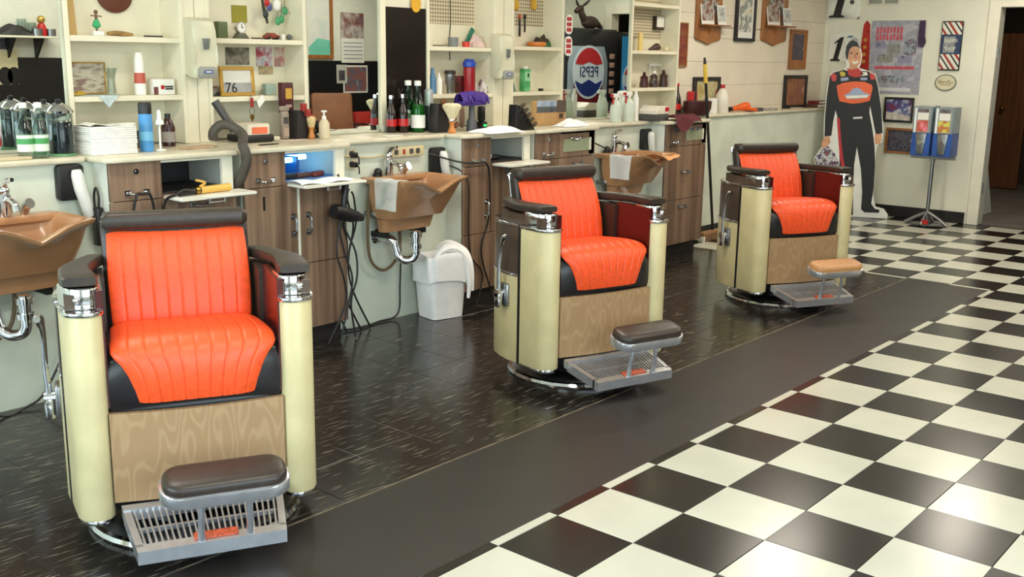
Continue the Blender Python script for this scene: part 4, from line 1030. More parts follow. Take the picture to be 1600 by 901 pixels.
label_g = mat('pale_label', (214, 224, 210), .5); logo_g = mat('label_green', (70, 150, 84), .5); label_w = mat('white_label', (226, 228, 220), .5)
cola = mat('cola_dark', (30, 14, 12), .15); liquid = mat('blue_black_liquid', (12, 24, 36), .5, spec=.2)
peach = mat('peach_cloth', (226, 164, 112), .8, var=.08, scale=30)
towelw = mat('white_towel', (250, 249, 247), .9, var=.03, scale=60, bump=.06)
maroonc = mat('maroon_cloth', (86, 22, 32), .85, var=.2, scale=30, bump=.2)
bottle_p = [(0, 0), (.032, 0), (.034, .006), (.034, .105), (.030, .13), (.018, .165), (.0135, .19), (.0135, .222), (0, .222)]
def soda(pos, label, gl, cap, lab, liq=None, s=1.0, lz=(.03, .10)):
    sc = lambda pr: [(r*s, z*s) for r, z in pr]
    parts = [('glass', sc(bottle_p), gl), ('cap', sc([(0, .214), (.016, .214), (.016, .236), (0, .238)]), cap), ('label', sc([(.0346, lz[0]), (.0350, lz[0]), (.0350, lz[1]), (.0346, lz[1])]), lab)]
    if lab is label_g: parts.append(('logo', sc([(.0351, .062), (.0354, .062), (.0354, .086), (.0351, .086)]), logo_g))
    if liq: parts.append(('contents', sc([(0, .004), (.030, .004), (.031, .10), (.026, .128), (0, .13)]), liq))
    return lathes('bottle', label, 'bottle', pos, parts)
# --- worktop left of the first cabinet
soda(at(42, 2.42), 'pale glass soda bottle with white cap, farther from the disinfectant jars', palegl, paper, label_g, None, .98)
soda(at(65, 2.41), 'pale glass soda bottle with white cap, touching the disinfectant jars', palegl, paper, label_g, None, .98)
def jar(pos, label, s, lid):
    t = lathes('disinfectant_jar', label, 'jar', pos, [
        ('glass_jar', [(0, 0), (.062*s, 0), (.066*s, .01), (.064*s, .21*s), (.060*s, .215*s), (.060*s, .012), (0, .010)], clear),
        ('liquid', [(0, .012), (.058*s, .012), (.058*s, .165*s), (0, .165*s)], liquid),
        ('lid', [(.068*s, .212*s), (.070*s, .222*s), (.05*s, .245*s), (.02*s, .262*s), (0, .264*s)], chrome),
        ('knob', [(0, .262*s), (.014*s, .264*s), (.016*s, .276*s), (0, .284*s)], black_m),
        ('base', [(0, -.0), (.07*s, 0), (.07*s, .008), (.066*s, .01)], mat('green_base', (90, 140, 96), .3))], 24)
    return t
jar(at(97, 2.47), 'large glass disinfectant jar full of dark blue liquid with chrome lid', .86, True)
jar(at(74, 2.60), 'glass disinfectant jar with chrome lid standing behind the soda bottles', .84, True)
boxy('notepad', 'small beige notepad lying left of the soda bottles', 'notepad', wp(18, 254), .14, .08, .012, mat('beige_pad', (190, 174, 140), .7), .002)
# --- napkin stack
a = P(167, 238, y=2.43)
t = thing('napkin_stack', 'tall stack of folded white paper towels', 'paper towels', (a.x, 2.43, WT))
for k in range(14):
    w = .222-.004*random.random(); dz = .0088
    obj('towel_layer', G().box(-w/2, w/2, -.075+.003*random.random(), .075, k*dz, (k+1)*dz-.0004, .002, 1), paper, t, (.002*random.uniform(-1, 1), 0, 0))
def topw(u, v): return ((u-.5)*.22, (v-.5)*.148, .126+.006*math.sin(u*7)+.004*math.sin(u*13+v*4))
obj('top_towel', G().grid(topw, 14, 4), paper, t)
lathes('spray_can', 'tall blue spray can with black cap', 'spray can', wp(230, 236), [('can', [(0, 0), (.030, 0), (.031, .004), (.031, .165), (.026, .175), (0, .175)], mat('can_blue', (70, 140, 196), .35, var=.1, scale=14)), ('cap', [(.030, .170), (.030, .214), (.027, .222), (0, .222)], black_m), ('label_band', [(.0312, .05), (.0315, .05), (.0315, .09), (.0312, .09)], mat('can_band', (110, 176, 214), .4))])
t = lathes('spray_bottle', 'slim white pump spray bottle on a round foot', 'bottle', wp(251, 235), [('tube', [(0, .0), (.005, .0), (.005, .13), (0, .13)], paper), ('foot', [(0, 0), (.026, 0), (.026, .006), (0, .008)], paper), ('pump', [(0, .12), (.022, .12), (.022, .135), (.012, .142), (.010, .175), (.006, .185), (0, .187)], paper)])
lathes('bottle', 'dark red tonic bottle behind the slim white sprayer', 'bottle', wp(264, 226), [('glass', [(0, 0), (.032, 0), (.033, .09), (.022, .12), (.012, .135), (0, .135)], mat('oxblood', (54, 14, 18), .25)), ('label', [(.0332, .02), (.0336, .02), (.0336, .07), (.0332, .07)], mat('tonic_label', (150, 140, 132), .5)), ('cap', [(0, .13), (.014, .13), (.014, .155), (0, .156)], black_m)])
lathes('jar', 'small grey jar with dark lid between napkins and spray can', 'jar', wp(214, 221), [('body', [(0, 0), (.025, 0), (.025, .06), (0, .06)], darkgrey), ('lid', [(0, .06), (.026, .06), (.026, .08), (0, .08)], black_m)])
single('paper_sheets', G().box(-.1, .08, -.04, .04, 0, .003).box(-.06, .12, -.035, .045, .003, .006), mat('brownish_paper', (190, 160, 130), .8, var=.15, scale=20), 'loose brownish paper slips lying on the worktop', 'papers', wp(305, 231), (0, 0, .2))
# --- charger worktop
t = boxy('clipper_charger', 'white and black clipper charging box with orange front label', 'charger', wp(391, 215), .14, .16, .095, mat('charger_white', (216, 206, 186), .45), .012, 0, [('orange_label', .18, .86, .45, .8, mat('label_orange', (226, 110, 74), .5))])
obj('black_base', G().box(-.085, .085, -.095, .09, 0, .038, .01), black_m, t)
hose = mat('grey_hose', (74, 68, 60), .6, var=.1)
hb = P(343, 205, y=2.45)
g = G().tube([(hb.x-.03, 2.46, 1.095), (hb.x-.035, 2.45, 1.13), (hb.x-.01, 2.43, 1.162), (hb.x+.03, 2.40, 1.16), (hb.x+.05, 2.33, 1.12), (.655, 2.20, 1.085), (.661, 2.178, 1.02), (.664, 2.225, .94), (.665, 2.283, .86), (.665, 2.30, .7), (.665, 2.30, .4), (.665, 2.29, .05)], .0235, 12, 8)
t = thing('vacuum_hose', 'ribbed grey vacuum hose looped over the worktop edge', 'hose', (0, 0, 0))
obj('hose', g, hose, t)
nz_ = P(348, 185, y=2.5); obj('nozzle', G().tube([(nz_.x-.035, 2.51, 1.275), (nz_.x, 2.48, 1.20), (nz_.x+.03, 2.45, 1.13)], [.022, .02, .022], 12), mat('nozzle_grey', (60, 54, 52), .3), t)
q = sp(1, 1, 376, 2.70)
t = picture('picture_frame', 'gold-framed picture reading 76 leaning on the shelf', 'picture', (q.x, 2.735, q.z+.076), 0, .212, .15, gold, mat('pale_mat', (214, 212, 204), .5), .018, .016)
text('76', .075, black_m, t, (-.04, -.011, -.036), (R(90), 0, 0)); t.rotation_euler = (R(-4), 0, 0)
obj('grey_field', G().box(-.086, .086, -.0102, -.0085, -.056, -.008), mat('grey_field', (150, 150, 148), .5, var=.2), t)
kx = P(393, 160, y=SF-.012)
t = thing('key_ring', 'bunch of keys with a white paper tag hanging from the shelf edge', 'keys', (kx.x, SF-.012, kx.z), 0)
obj('hook', G().tube([(0, .012, .03), (0, -.004, .035), (0, -.004, .02)], .002, 6), steel, t)
obj('fob', G().prism(rrect(.02, .05, .006, 3, 0, .0), -.006, .0, 'y', .002), mat('fob_red', (150, 44, 40), .4), t)
obj('ring', G().tube([(.016*math.cos(a), -.002, -.045+.02*math.sin(a)) for a in [i*math.pi/5 for i in range(10)]], .0016, 5, 3, True, True), steel, t)
obj('tag', G().prism([(.03, .01), (.07, .04), (.085, .01), (.045, -.03)], -.004, -.003, 'y'), paper, t)
obj('key', G().cyl((0, -.003, -.075), (0, -.001, -.075), .014).box(-.004, .004, -.003, -.001, -.12, -.08), MATS['brass'], t)
q = wp(445, 214); 
t = boxy('shampoo_tube', 'beige shampoo tube with dark oval logo beside the shaving brush', 'tube', q, .05, .03, .15, mat('tube_beige', (146, 132, 118), .4), .012, 0, [('logo', .2, .8, .55, .78, darkgrey), ('label_low', .15, .85, .1, .4, mat('label_tan', (170, 148, 130), .5))])
obj('cap', G().box(-.03, .03, -.008, .008, .15, .175, .003), MATS['tube_beige'], t)
t = thing('clipper_rack', 'dark sloping rack of clipper guards with red blades', 'clipper rack', wp(475, 214), .1)
obj('stand', G().prism([(-.08, 0), (.09, 0), (-.03, .15), (-.07, .15)], -.03, .04, 'y', .004), mat('rack_dark', (36, 30, 30), .5), t)
for k in range(5): obj('guard', G().box(-.016, .016, -.012, .012, -.02, .02, .004).move(Matrix.Translation((.075-.028*k, -.042, .045+.031*k))), MATS['fob_red'] if k > 1 else black_m, t)
lathes('shaving_brush', 'small shaving brush with orange handle beside the soap pump', 'brush', wp(487, 216), [('handle', [(0, 0), (.018, 0), (.02, .01), (.014, .03), (.013, .05), (.02, .06), (0, .062)], mat('amber', (196, 124, 60), .3)), ('bristles', [(.016, .06), (.022, .08), (.026, .105), (.018, .118), (0, .12)], mat('bristle_tan', (206, 180, 130), .9, var=.2, scale=60))])
lathes('soap_pump', 'white soap pump bottle under the middle mirror', 'bottle', wp(507, 216), [('bottle', [(0, 0), (.028, 0), (.03, .01), (.03, .08), (.018, .1), (.01, .105), (0, .105)], mat('pump_cream', (206, 190, 160), .35)), ('pump', [(0, .104), (.012, .104), (.012, .12), (.005, .122), (.005, .14), (.016, .142), (.016, .15), (0, .151)], paper)])
single('paper_sheets', G().box(-.12, .06, -.03, .03, 0, .003), mat('pink_paper', (214, 190, 176), .8), 'pinkish paper slip lying in front of the shaving brush', 'papers', wp(462, 219))
boxy('notepad', 'cream note block beside the clipper charger', 'notepad', wp(424, 217), .07, .06, .02, ctm, .003)
single('comb', G().box(-.06, .06, -.01, .01, 0, .004), black_m, 'black comb lying beside the cream note block', 'comb', wp(420, 226), (0, 0, .1))
# --- second basin worktop
soda(at(612, 2.625), 'small cola bottle with red label, standing closer to the mirror', cola, chrome, redm, None, .92, (.04, .085)); 
soda(at(630, 2.59), 'small cola bottle with red label, standing beside the green bottles', cola, chrome, redm, None, .95, (.04, .085))
soda(at(638, 2.638), 'green glass soda bottle with white cap, behind the other green one', greengl, paper, label_g, None, 1.28)
soda(at(653, 2.56), 'green glass soda bottle with white cap and white lower label', greengl, paper, label_w, mat('green_fill', (56, 120, 60), .2), 1.28, (.02, .08))
lathes('spray_can', 'black spray can with silver top beside the green bottles', 'spray can', at(670, 2.62), [('can', [(0, 0), (.027, 0), (.027, .15), (.022, .16), (0, .16)], mat('can_dark', (40, 46, 52), .35)), ('cap', [(.027, .15), (.028, .24), (.02, .25), (0, .25)], mat('can_silver', (190, 192, 192), .3, .3))])
lathes('pomade_tin', 'small olive pomade tin beside the black spray can', 'tin', at(679, 2.56), [('tin', [(0, 0), (.022, 0), (.022, .03), (0, .03)], mat('olive_tin', (120, 108, 70), .4))])
boxy('brochure', 'thin pale brochure lying in front of the cola bottles', 'brochure', wp(612, 216), .12, .05, .004, paper, .001, -.1)
# --- duster worktop
t = thing('clipper_rack', 'dark sloping rack holding red and brown combs', 'clipper rack', at(690, 2.47), 0)
obj('stand', G().prism([(-.07, 0), (.10, 0), (-.02, .17), (-.06, .17)], -.03, .04, 'y', .004), MATS['rack_dark'], t)
for k in range(5): obj('comb', G().box(-.018, .018, -.012, .012, -.012, .012, .003).move(Matrix.Translation((.085-.028*k, -.042, .04+.036*k)) @ Matrix.Rotation(R(-35), 4, 'Y')), MATS['fob_red'] if k % 2 else mat('comb_brown', (110, 70, 44), .4), t)
lathes('shaving_brush', 'large shaving brush with cream bristles and amber handle', 'brush', at(706, 2.36), [('handle', [(0, 0), (.022, 0), (.026, .012), (.016, .03), (.014, .055), (.022, .07), (0, .072)], MATS['amber']), ('ferrule', [(.02, .068), (.022, .075), (.02, .082), (0, .082)], chrome), ('bristles', [(.018, .08), (.032, .11), (.056, .15), (.058, .165), (.04, .175), (0, .178)], mat('bristle_cream', (226, 212, 176), .9, var=.1, scale=60))])
t = thing('neck_duster', 'purple bristle duster with dark grey handle standing upright', 'duster', wp(737, 205), .15); t.scale = (1.3, 1.2, 1.12)
obj('handle', G().ring([(0, 0), (.026, 0), (.028, .01), (.024, .06), (.016, .07), (.014, .13), (.017, .15), (0, .15)], 14), mat('handle_grey', (74, 76, 80), .4), t)
def bris(u, v):
    x = (u-.5)*.22; n_ = random.uniform(-.006, .006); a = math.pi*v
    return (x+n_, -.03*math.cos(a)+n_, .15+.055*math.sin(a)+n_+.012*math.sin(u*3.1))
obj('bristles', G().grid(bris, 30, 8).box(-.1, .1, -.022, .022, .14, .165, .008), purple, t)
t = thing('hair_clipper', 'black hair clipper on its stand with a green light', 'clipper', wp(752, 202), 0)
obj('body', G().box(-.028, .028, -.03, .03, 0, .05, .008).box(-.02, .02, -.02, .02, .05, .145, .01), black_m, t)
obj('green_light', G().box(-.012, .014, -.033, -.029, .02, .034), mat('led_green', (60, 200, 100), .4, emit=((60, 230, 110), 1.0)), t)
t = thing('brown_hand_brush', 'brown oval hand brush leaning behind the shaving brush', 'brush', wp(722, 197), .3); obj('back', G().ball((0, 0, .075), .03, 14, 1, .45, 2.5), mat('brush_brown', (120, 92, 76), .5), t)
def heap(cx, cy, w, d, h, sd, nu=26, nv=16):
    rnd = random.Random(sd); ph = [rnd.uniform(0, 6) for _ in range(6)]
    def f(u, v):
        e = (max(0, math.sin(u*math.pi))*max(0, math.sin(v*math.pi)))**.5
        wob = .5+.5*math.sin(u*9+ph[0]+2*math.sin(v*5+ph[1]))*math.cos(v*7+ph[2])
        ex = .04*math.sin(v*8+ph[3]); ey = .05*math.sin(u*7+ph[4])
        return (cx+(u-.5+ex)*w, cy+(v-.5+ey)*d, .002+e*h*(.45+.55*wob))
    return G().grid(f, nu, nv)
q = wp(775, 208); single('towel', heap(0, 0, .34, .2, .04, 3), towelw, 'crumpled white towels lying beside the hair clipper', 'towel', (q.x, q.y-.01, WT))
q = wp(905, 197); single('towel', heap(0, 0, .24, .14, .06, 11), towelw, 'crumpled white towel heap beside the landscape box', 'towel', (q.x-.05, q.y+.03, WT))
q = wp(815, 203)
t = thing('clipper_rack', 'black sloping rack of clippers and shears', 'clipper rack', q, 0)
obj('stand', G().prism([(-.09, 0), (.10, 0), (-.03, .15), (-.08, .16)], -.03, .04, 'y', .004), black_m, t)
for k in range(5): obj('shears', G().box(-.02, .02, -.012, .012, -.008, .008, .003).move(Matrix.Translation((.075-.03*k, -.042, .035+.03*k)) @ Matrix.Rotation(R(-35), 4, 'Y')), mat('shears_dark', (92, 80, 66), .35, .5), t)
q = wp(857, 204)
boxy('landscape_box', 'wide box printed with a sky and mountain landscape', 'box', (at(857, 2.52).x, 2.52, WT), .32, .05, .165, mat('wicker', (186, 146, 96), .6, var=.15, scale=10, stretch=(20, 20, 1)), .003, 0, [('sky', .0, .66, .76, 1, mprint('box_sky', [(120, 140, 170), (170, 180, 196), (130, 146, 170)], 10)), ('mountains', .0, .66, .52, .76, mprint('box_hill', [(60, 66, 74), (90, 92, 96), (70, 74, 70)], 14)), ('dark_panel', .67, 1, .5, 1, mat('box_dark', (84, 72, 62), .6)), ('arrow', .76, .9, .25, .46, mat('box_arrow', (74, 50, 36), .6))])
# --- third basin worktop: spray bottles
def sprayer(px, py, lab, red, s=1.0):
    t = thing('spray_bottle', lab, 'bottle', wp(px, py), 0)
    obj('bottle', G().ring([(0, 0), (.042*s, 0), (.045*s, .008), (.044*s, .11*s), (.03*s, .15*s), (.015*s, .165*s), (.015*s, .18*s), (0, .18*s)], 16), mat('frosted_white', (206, 214, 198), .35), t)
    obj('trigger_head', G().box(-.045*s, .03*s, -.014, .014, .185*s, .215*s, .006).cyl((0, 0, .175*s), (0, 0, .19*s), .017*s), paper, t)
    obj('trigger', G().tube([(-.02*s, 0, .185*s), (-.04*s, 0, .165*s), (-.038*s, 0, .135*s)], .007*s, 6).box(-.062*s, -.045*s, -.009, .009, .19*s, .21*s), redm if red else paper, t)
    return t
sprayer(961, 196, 'white spray bottle with red trigger, closest to the towel heap', True, .95); sprayer(981, 197, 'white spray bottle with red and white trigger, between two others', True, 1.0); sprayer(972, 186, 'white spray bottle standing behind the red-triggered pair', False, 1.0)
lathes('bottle', 'slim tall white bottle between the sprayers and the shelf unit', 'bottle', wp(992, 192), [('bottle', [(0, 0), (.022, 0), (.022, .17), (.012, .19), (.01, .22), (0, .22)], paper)])
# --- end worktop
q = wp(1021, 188)
t = boxy('towel_warmer', 'white sloped machine on a dark grey base with small red label', 'machine', q, .17, .16, .05, darkgrey, .006)
obj('white_top', G().prism([(-.085, .05), (.085, .05), (.085, .105), (-.03, .112), (-.085, .075)], -.08, .08, 'y', .006), mat('machine_white', (224, 216, 200), .4), t)
obj('red_label', G().box(.03, .08, -.083, -.079, .07, .1), redm, t)
q = wp(1066, 196); 
def drape(u, v):
    x = (u-.5)*.36; y = (v-.45)*.24; z = .018+.03*abs(math.sin(u*8+v*5))*(1-abs(2*v-1))
    if y < -.045: z -= (-.045-y)*1.6*(.6+.4*math.sin(u*6)); y = -.045-.4*(-.045-y)
    return (x, y, z)
single('maroon_cloth', G().grid(drape, 30, 18), maroonc, 'maroon cloth draped over the worktop edge', 'cloth', (at(1064, 2.27).x, 2.255, WT))
q = wp(1088, 184)
t = thing('basket', 'dark maroon oval basket on the worktop end', 'basket', (at(1089, 2.60).x, 2.60, WT), 0)
obj('bowl', G().ring([(0, 0), (.10, 0), (.125, .05), (.13, .11), (.125, .115), (.115, .06), (.09, .012), (0, .01)], 24, (0, 0, 0), 1.2, .8), mat('basket_maroon', (64, 24, 22), .5, var=.2, scale=30), t)
soda(at(1056, 2.695), 'cola bottle with red cap behind the maroon basket', cola, redm, redm, None, 1.1, (.04, .085))
q = P(1078, 165, y=2.62); boxy('red_box', 'red box standing behind the maroon basket', 'box', (at(1080, 2.725).x, 2.722, WT), .14, .02, .19, redm, .004)
lathes('bottle', 'white plastic jug with red cap behind the broom', 'bottle', at(1127, 2.635), [('jug', [(0, 0), (.055, 0), (.06, .01), (.058, .15), (.03, .2), (.018, .215), (0, .215)], mat('jug_white', (220, 214, 200), .4)), ('cap', [(0, .214), (.02, .214), (.02, .245), (0, .246)], redm)])
lathes('paper_roll', 'white paper roll standing on the ledge behind the broom', 'paper roll', at(1111, 2.66), [('roll', [(.015, 0), (.05, 0), (.05, .13), (.015, .13), (.015, 0)], paper)])
q = wp(1162, 174)
t = thing('hair_dryer', 'orange hair dryer lying on the ledge', 'hair dryer', (q.x, 2.63, WT), -.15)
odr = mat('dryer_orange', (226, 96, 30), .35)
obj('barrel', G().tube([(-.17, 0, .028), (-.08, 0, .036), (0, 0, .045), (.05, 0, .046), (.075, 0, .044)], [.018, .026, .038, .042, .030], 14), odr, t)
obj('handle', G().tube([(.02, 0, .04), (.035, -.06, .026), (.045, -.12, .02)], [.018, .016, .014], 10), odr, t); obj('nozzle', G().tube([(-.2, 0, .026), (-.165, 0, .028)], [.021, .02], 12, smooth=False), black_m, t)
for (px, w, d, h, m, lab) in ((1180, .22, .08, .03, p_dark, 'dark pile of magazines beside the hair dryer'), (1206, .14, .07, .02, mprint('mag2', [(60, 60, 66), (180, 176, 170), (120, 100, 90)], 14), 'small pile of leaflets in front of the brown portrait'), (1246, .14, .07, .012, mprint('mag3', [(170, 150, 120), (200, 190, 170)], 8), 'pale papers lying beside the stacked books')):
    q = wp(px, 175); boxy('magazines', lab, 'magazines', (q.x, 2.63, WT), w, d, h, m, .002)
q = wp(1274, 168)
for k, (w, h, m, lab) in enumerate(((.34, .035, mat('book_brown', (90, 56, 40), .5), 'brown book at the bottom of the stack by the cutout'), (.28, .03, mat('book_red', (120, 30, 32), .5), 'dark red book on top of the stack by the cutout'))):
    zz = WT+(.0 if k == 0 else .0355); t = thing('book', lab, 'book', (8.02, 2.66, zz), 0)
    obj('cover', G().box(-w/2, w/2, -.06, .06, 0, h, .003), m, t); obj('pages', G().box(-w/2+.006, w/2-.006, -.061, .05, .005, h-.005), paper, t)

# --- shelf unit 1
q = sp(0, 0, 152, 2.74)
t = thing('figurine', 'tiny dancer figurine in a green skirt on white foot', 'figurine', q)
obj('foot', G().box(-.026, .026, -.02, .02, 0, .022, .003), paper, t); obj('skirt', G().ring([(.003, .03), (.02, .045), (.012, .07), (.006, .075), (0, .075)], 14), mat('skirt_green', (60, 170, 110), .5), t)
obj('body', G().cyl((0, 0, .02), (0, 0, .075), .005).ball((0, 0, .108), .010, 10).ring([(.006, .07), (.008, .09), (.003, .1), (0, .1)], 10).tube([(-.028, 0, .09), (0, 0, .092), (.028, 0, .088)], .003, 6), mat('figure_brown', (110, 80, 60), .5), t)
q = sp(0, 0, 190, 2.74); single('driftwood', G().tube([(-.07, 0, .012), (-.03, .005, .014), (.01, 0, .012), (.06, .004, .010)], [.008, .012, .012, .006], 8), mat('driftwood', (150, 116, 66), .7, var=.3, scale=40), 'short knobbly brown stick lying beside the dancer figurine', 'stick', q)
q = sp(0, 0, 240, 2.74); single('pen', G().cyl((-.05, 0, .005), (.05, 0, .005), .004), darkgrey, 'dark pen lying on the upper shelf beside the brown stick', 'pen', q)
q = sp(0, 0, 114, 2.79); single('wood_strip', G().prism([(-.02, 0), (.018, 0), (.005, .30), (-.028, .30)], -.006, .006, 'y'), mat('pale_wood', (196, 160, 100), .6), 'pale wooden strip leaning in the upper shelf corner', 'wood strip', q)
q = P(178, -8, y=SB-.012); single('round_plaque', G().prism(ell(.092, .085), -.014, 0, 'y', .004), mat('round_brown', (96, 50, 32), .4), 'round dark brown plaque on the shelf back', 'plaque', (q.x, SB-.0085, q.z))
q = sp(0, 1, 140, 2.83); picture('picture_frame', 'landscape photograph leaning behind the glass vase', 'picture', (q.x, 2.85, q.z+.078), 0, .19, .15, gold, p_field, .006, .01)
q = sp(0, 1, 175, 2.75); lathes('vase', 'clear flared glass vase on the shelf', 'vase', q, [('glass', [(0, 0), (.024, 0), (.022, .03), (.018, .07), (.022, .1), (.03, .125), (.031, .127), (.028, .127), (.02, .1), (.016, .07), (.019, .01), (0, .008)], clear)])
q = sp(0, 1, 150, 2.70); t = thing('lace_cloth', 'pale lace doily hanging over the shelf edge', 'doily', (q.x, SF, q.z)); obj('top', G().box(-.09, .12, .0, .10, 0, .002), mat('lace_blue', (190, 204, 204), .9, var=.1, scale=60), t); obj('corner', G().prism([(.0, 0.002), (.10, .002), (.05, -.055)], -.004, -.002, 'y'), MATS['lace_blue'], t)
q = sp(0, 1, 124, 2.71); single('toy_car', G().box(-.03, .03, -.012, .012, .004, .016, .004).box(-.012, .016, -.01, .01, .014, .024, .004), mat('toy_yellow', (176, 140, 30), .4), 'tiny yellow and black toy car at the shelf edge', 'toy car', q)
q = sp(0, 1, 220, 2.74); lathes('bottle', 'tall slim white tube bottle on the shelf', 'bottle', q, [('tube', [(0, 0), (.026, 0), (.028, .02), (.022, .17), (.016, .2), (0, .2)], paper), ('red_print', [(.0272, .055), (.0276, .055), (.0255, .105), (.025, .105)], mat('print_red', (186, 84, 66), .5))])
q = sp(0, 1, 253, 2.74); t = boxy('soap_box', 'white printed box with red emblem on the shelf', 'box', q, .115, .05, .075, paper, .002, 0, [('emblem', .34, .5, .35, .6, redm), ('print_line', .52, .92, .46, .56, black_m), ('print_line', .55, .92, .32, .42, black_m), ('print_band', 0, .2, 0, .5, mat('band_maroon', (110, 60, 60), .5))])
# --- shelf unit 2
q = P(372, 24, y=SB-.01)
picture('pinned_card', 'olive green pinned card behind the small clock', 'card', (P(372, 22, y=SB).x, SB-.009, P(372, 22, y=SB).z), 0, .095, .09, None, mat('olive_card', (146, 138, 40), .6), 0)
q = sp(1, 0, 376, 2.78); t = thing('desk_clock', 'small silver desk clock on a dark foot', 'clock', q); obj('foot', G().prism([(-.045, 0), (.045, 0), (.02, .03), (-.02, .03)], -.02, .02, 'y', .003), mat('clock_foot', (84, 82, 66), .4), t); obj('case', G().cyl((0, -.012, .058), (0, .012, .058), .030, n=24), chrome, t); obj('dial', G().cyl((0, -.0135, .058), (0, -.011, .058), .024, n=24), paper, t); obj('hands', G().box(-.0015, .0015, -.0155, -.0135, .058, .076).box(0, .012, -.0155, -.0135, .0565, .0595), black_m, t)
q = sp(1, 0, 345, 2.80); boxy('green_tin', 'dark green tin standing beside the soap dispenser', 'tin', q, .06, .05, .085, mat('tin_green', (84, 96, 60), .45), .006)
q = sp(1, 0, 424, 2.76)
t = thing('toy_car', 'brick-red model car on the upper shelf', 'toy car', q); obj('body', G().prism([(-.045, .008), (.045, .008), (.045, .02), (.025, .022), (.012, .036), (-.018, .036), (-.03, .022), (-.045, .02)], -.02, .02, 'y', .004), mat('toy_red', (136, 58, 44), .35), t)
for x in (-.027, .027): obj('wheel', G().cyl((x, -.022, .009), (x, .022, .009), .009), black_m, t)
q = sp(1, 0, 442, 2.76); lathes('shot_glass', 'small white cup beside the red model car', 'cup', q, [('cup', [(0, 0), (.012, 0), (.014, .03), (.012, .03), (.01, .004), (0, .004)], paper)])
q = sp(1, 0, 452, 2.76); single('stone', G().ball((0, 0, .015), .016, 10), mat('slate', (90, 92, 96), .6), 'round grey stone beside the small white cup', 'stone', q)
q = sp(1, 0, 403, 2.75); single('pen', G().cyl((-.04, 0, .005), (.04, .01, .005), .004), darkgrey, 'dark pen lying between clock and model car', 'pen', q)
q = P(412, 14, y=2.80); single('hanging_strap', G().tube([(-.012, 0, .08), (0, 0, .0), (.016, 0, -.05), (.022, 0, -.075)], [.006, .008, .008, .006], 8), mat('strap_olive', (52, 56, 36), .6), 'dark olive strap hanging in the upper shelf', 'strap', q)
rg = mat('trinket_green', (70, 150, 100), .4); cols = [redm, rg, mat('trinket_dark', (44, 54, 50), .5), paper, rg, mat('trinket_rust', (150, 66, 50), .4), mat('trinket_blue', (70, 80, 130), .4), rg]
nms = ['red', 'bright green', 'dark', 'round white', 'sea green', 'rust red', 'blue', 'mint green']
for k, (px, py) in enumerate(((417, 4), (434, 33), (415, 22), (433, 8), (445, 17), (457, 21), (421, 11), (440, 30))):
    q = P(px, py, y=2.79); sz = .019 if k != 3 else .026
    t = thing('keychain', nms[k]+' trinket hanging with the keychain bunch in the shelf', 'keychain', q, 0, 'hanging keychain bunch')
    obj('charm', G().ball((0, 0, 0), sz, 10, 1, .5, 1.25), cols[k], t); obj('cord', G().cyl((0, 0, sz), (0, .0, sz+.06), .0012, n=5), darkgrey, t)
for (l, t_, r, b, m, lab) in ((352, 74, 389, 101, mprint('ph1', [(40, 44, 40), (90, 84, 70), (150, 144, 130), (60, 64, 60)], 18), 'dark group photograph pinned in the shelf back'), (400, 73, 425, 103, mprint('ph2', [(60, 70, 130), (170, 60, 66), (200, 200, 206), (50, 60, 50)], 20), 'red and blue photograph pinned in the shelf back'), (428, 74, 448, 104, mprint('ph3', [(150, 150, 70), (200, 190, 170), (180, 110, 110), (90, 150, 140)], 16), 'pale family photograph pinned in the shelf back'), (404, 103, 426, 116, mprint('ph4', [(60, 58, 54), (190, 170, 130), (90, 84, 80)], 12), 'sepia photograph pinned below the red and blue one')):
    c, w, h = rect_y(l, t_, r, b, SB-.009); picture('snapshot', lab, 'photo', (c[0], SB-.0085, c[2]), 0, w, h, None, m, 0)
for k, (px, w, h, m, lab) in enumerate(((334, .05, .05, p_photo, 'small printed carton left of the 76 picture'), (350, .035, .045, mat('teal_tin', (70, 120, 120), .5), 'teal tin left of the 76 picture'), (421, .07, .06, mat('celadon', (150, 170, 160), .4), 'celadon bowl behind the keys'), (459, .04, .045, mprint('smallcarton', [(150, 90, 70), (180, 170, 140)], 30), 'small tan carton at the shelf end'))):
    q = sp(1, 1, px, 2.80); boxy('carton', lab, 'carton', q, w, .04, h, m, .004)
q = P(446, 145, y=SF-.02); zb = SHZ[1][1]-.095; t = boxy('brochure_box', 'tall maroon box with yellow label hung on the shelf front', 'box', (q.x, SF-.022, zb), .075, .036, .165, mat('box_maroon', (70, 24, 28), .45), .003, 0, [('yellow_label', .3, .85, .48, .82, mat('label_yellow', (196, 150, 60), .5)), ('small_print', .3, .8, .2, .3, mat('label_pale', (170, 140, 130), .5))])
# --- shelf unit 3
q = sp(2, 0, 708, 2.77); lathes('mug', 'grey mug on the upper shelf', 'mug', q, [('mug', [(0, 0), (.032, 0), (.035, .06), (.031, .06), (.03, .006), (0, .006)], mat('mug_grey', (120, 124, 126), .4))])
q = sp(2, 0, 728, 2.76); single('red_cup', G().ring([(0, 0), (.022, 0), (.026, .035), (.022, .035), (.019, .004), (0, .004)], 16), mat('cup_red', (206, 60, 44), .4), 'small red cup beside the grey mug', 'cup', q)
q = sp(2, 0, 742, 2.77); single('towel', heap(0, 0, .13, .08, .09, 5, 18, 12), mat('pinkish_cloth', (214, 186, 180), .8, var=.1, scale=20), 'bundle of pinkish cloth on the upper shelf', 'cloth', q)
q = sp(2, 0, 732, 2.82); single('green_pouch', G().prism([(-.03, 0), (.0, 0), (.055, .075), (.03, .095)], -.01, .01, 'y', .005), mat('pouch_green', (44, 116, 96), .6), 'green pouch leaning behind the cloth bundle', 'pouch', (q.x, q.y, q.z+.035))
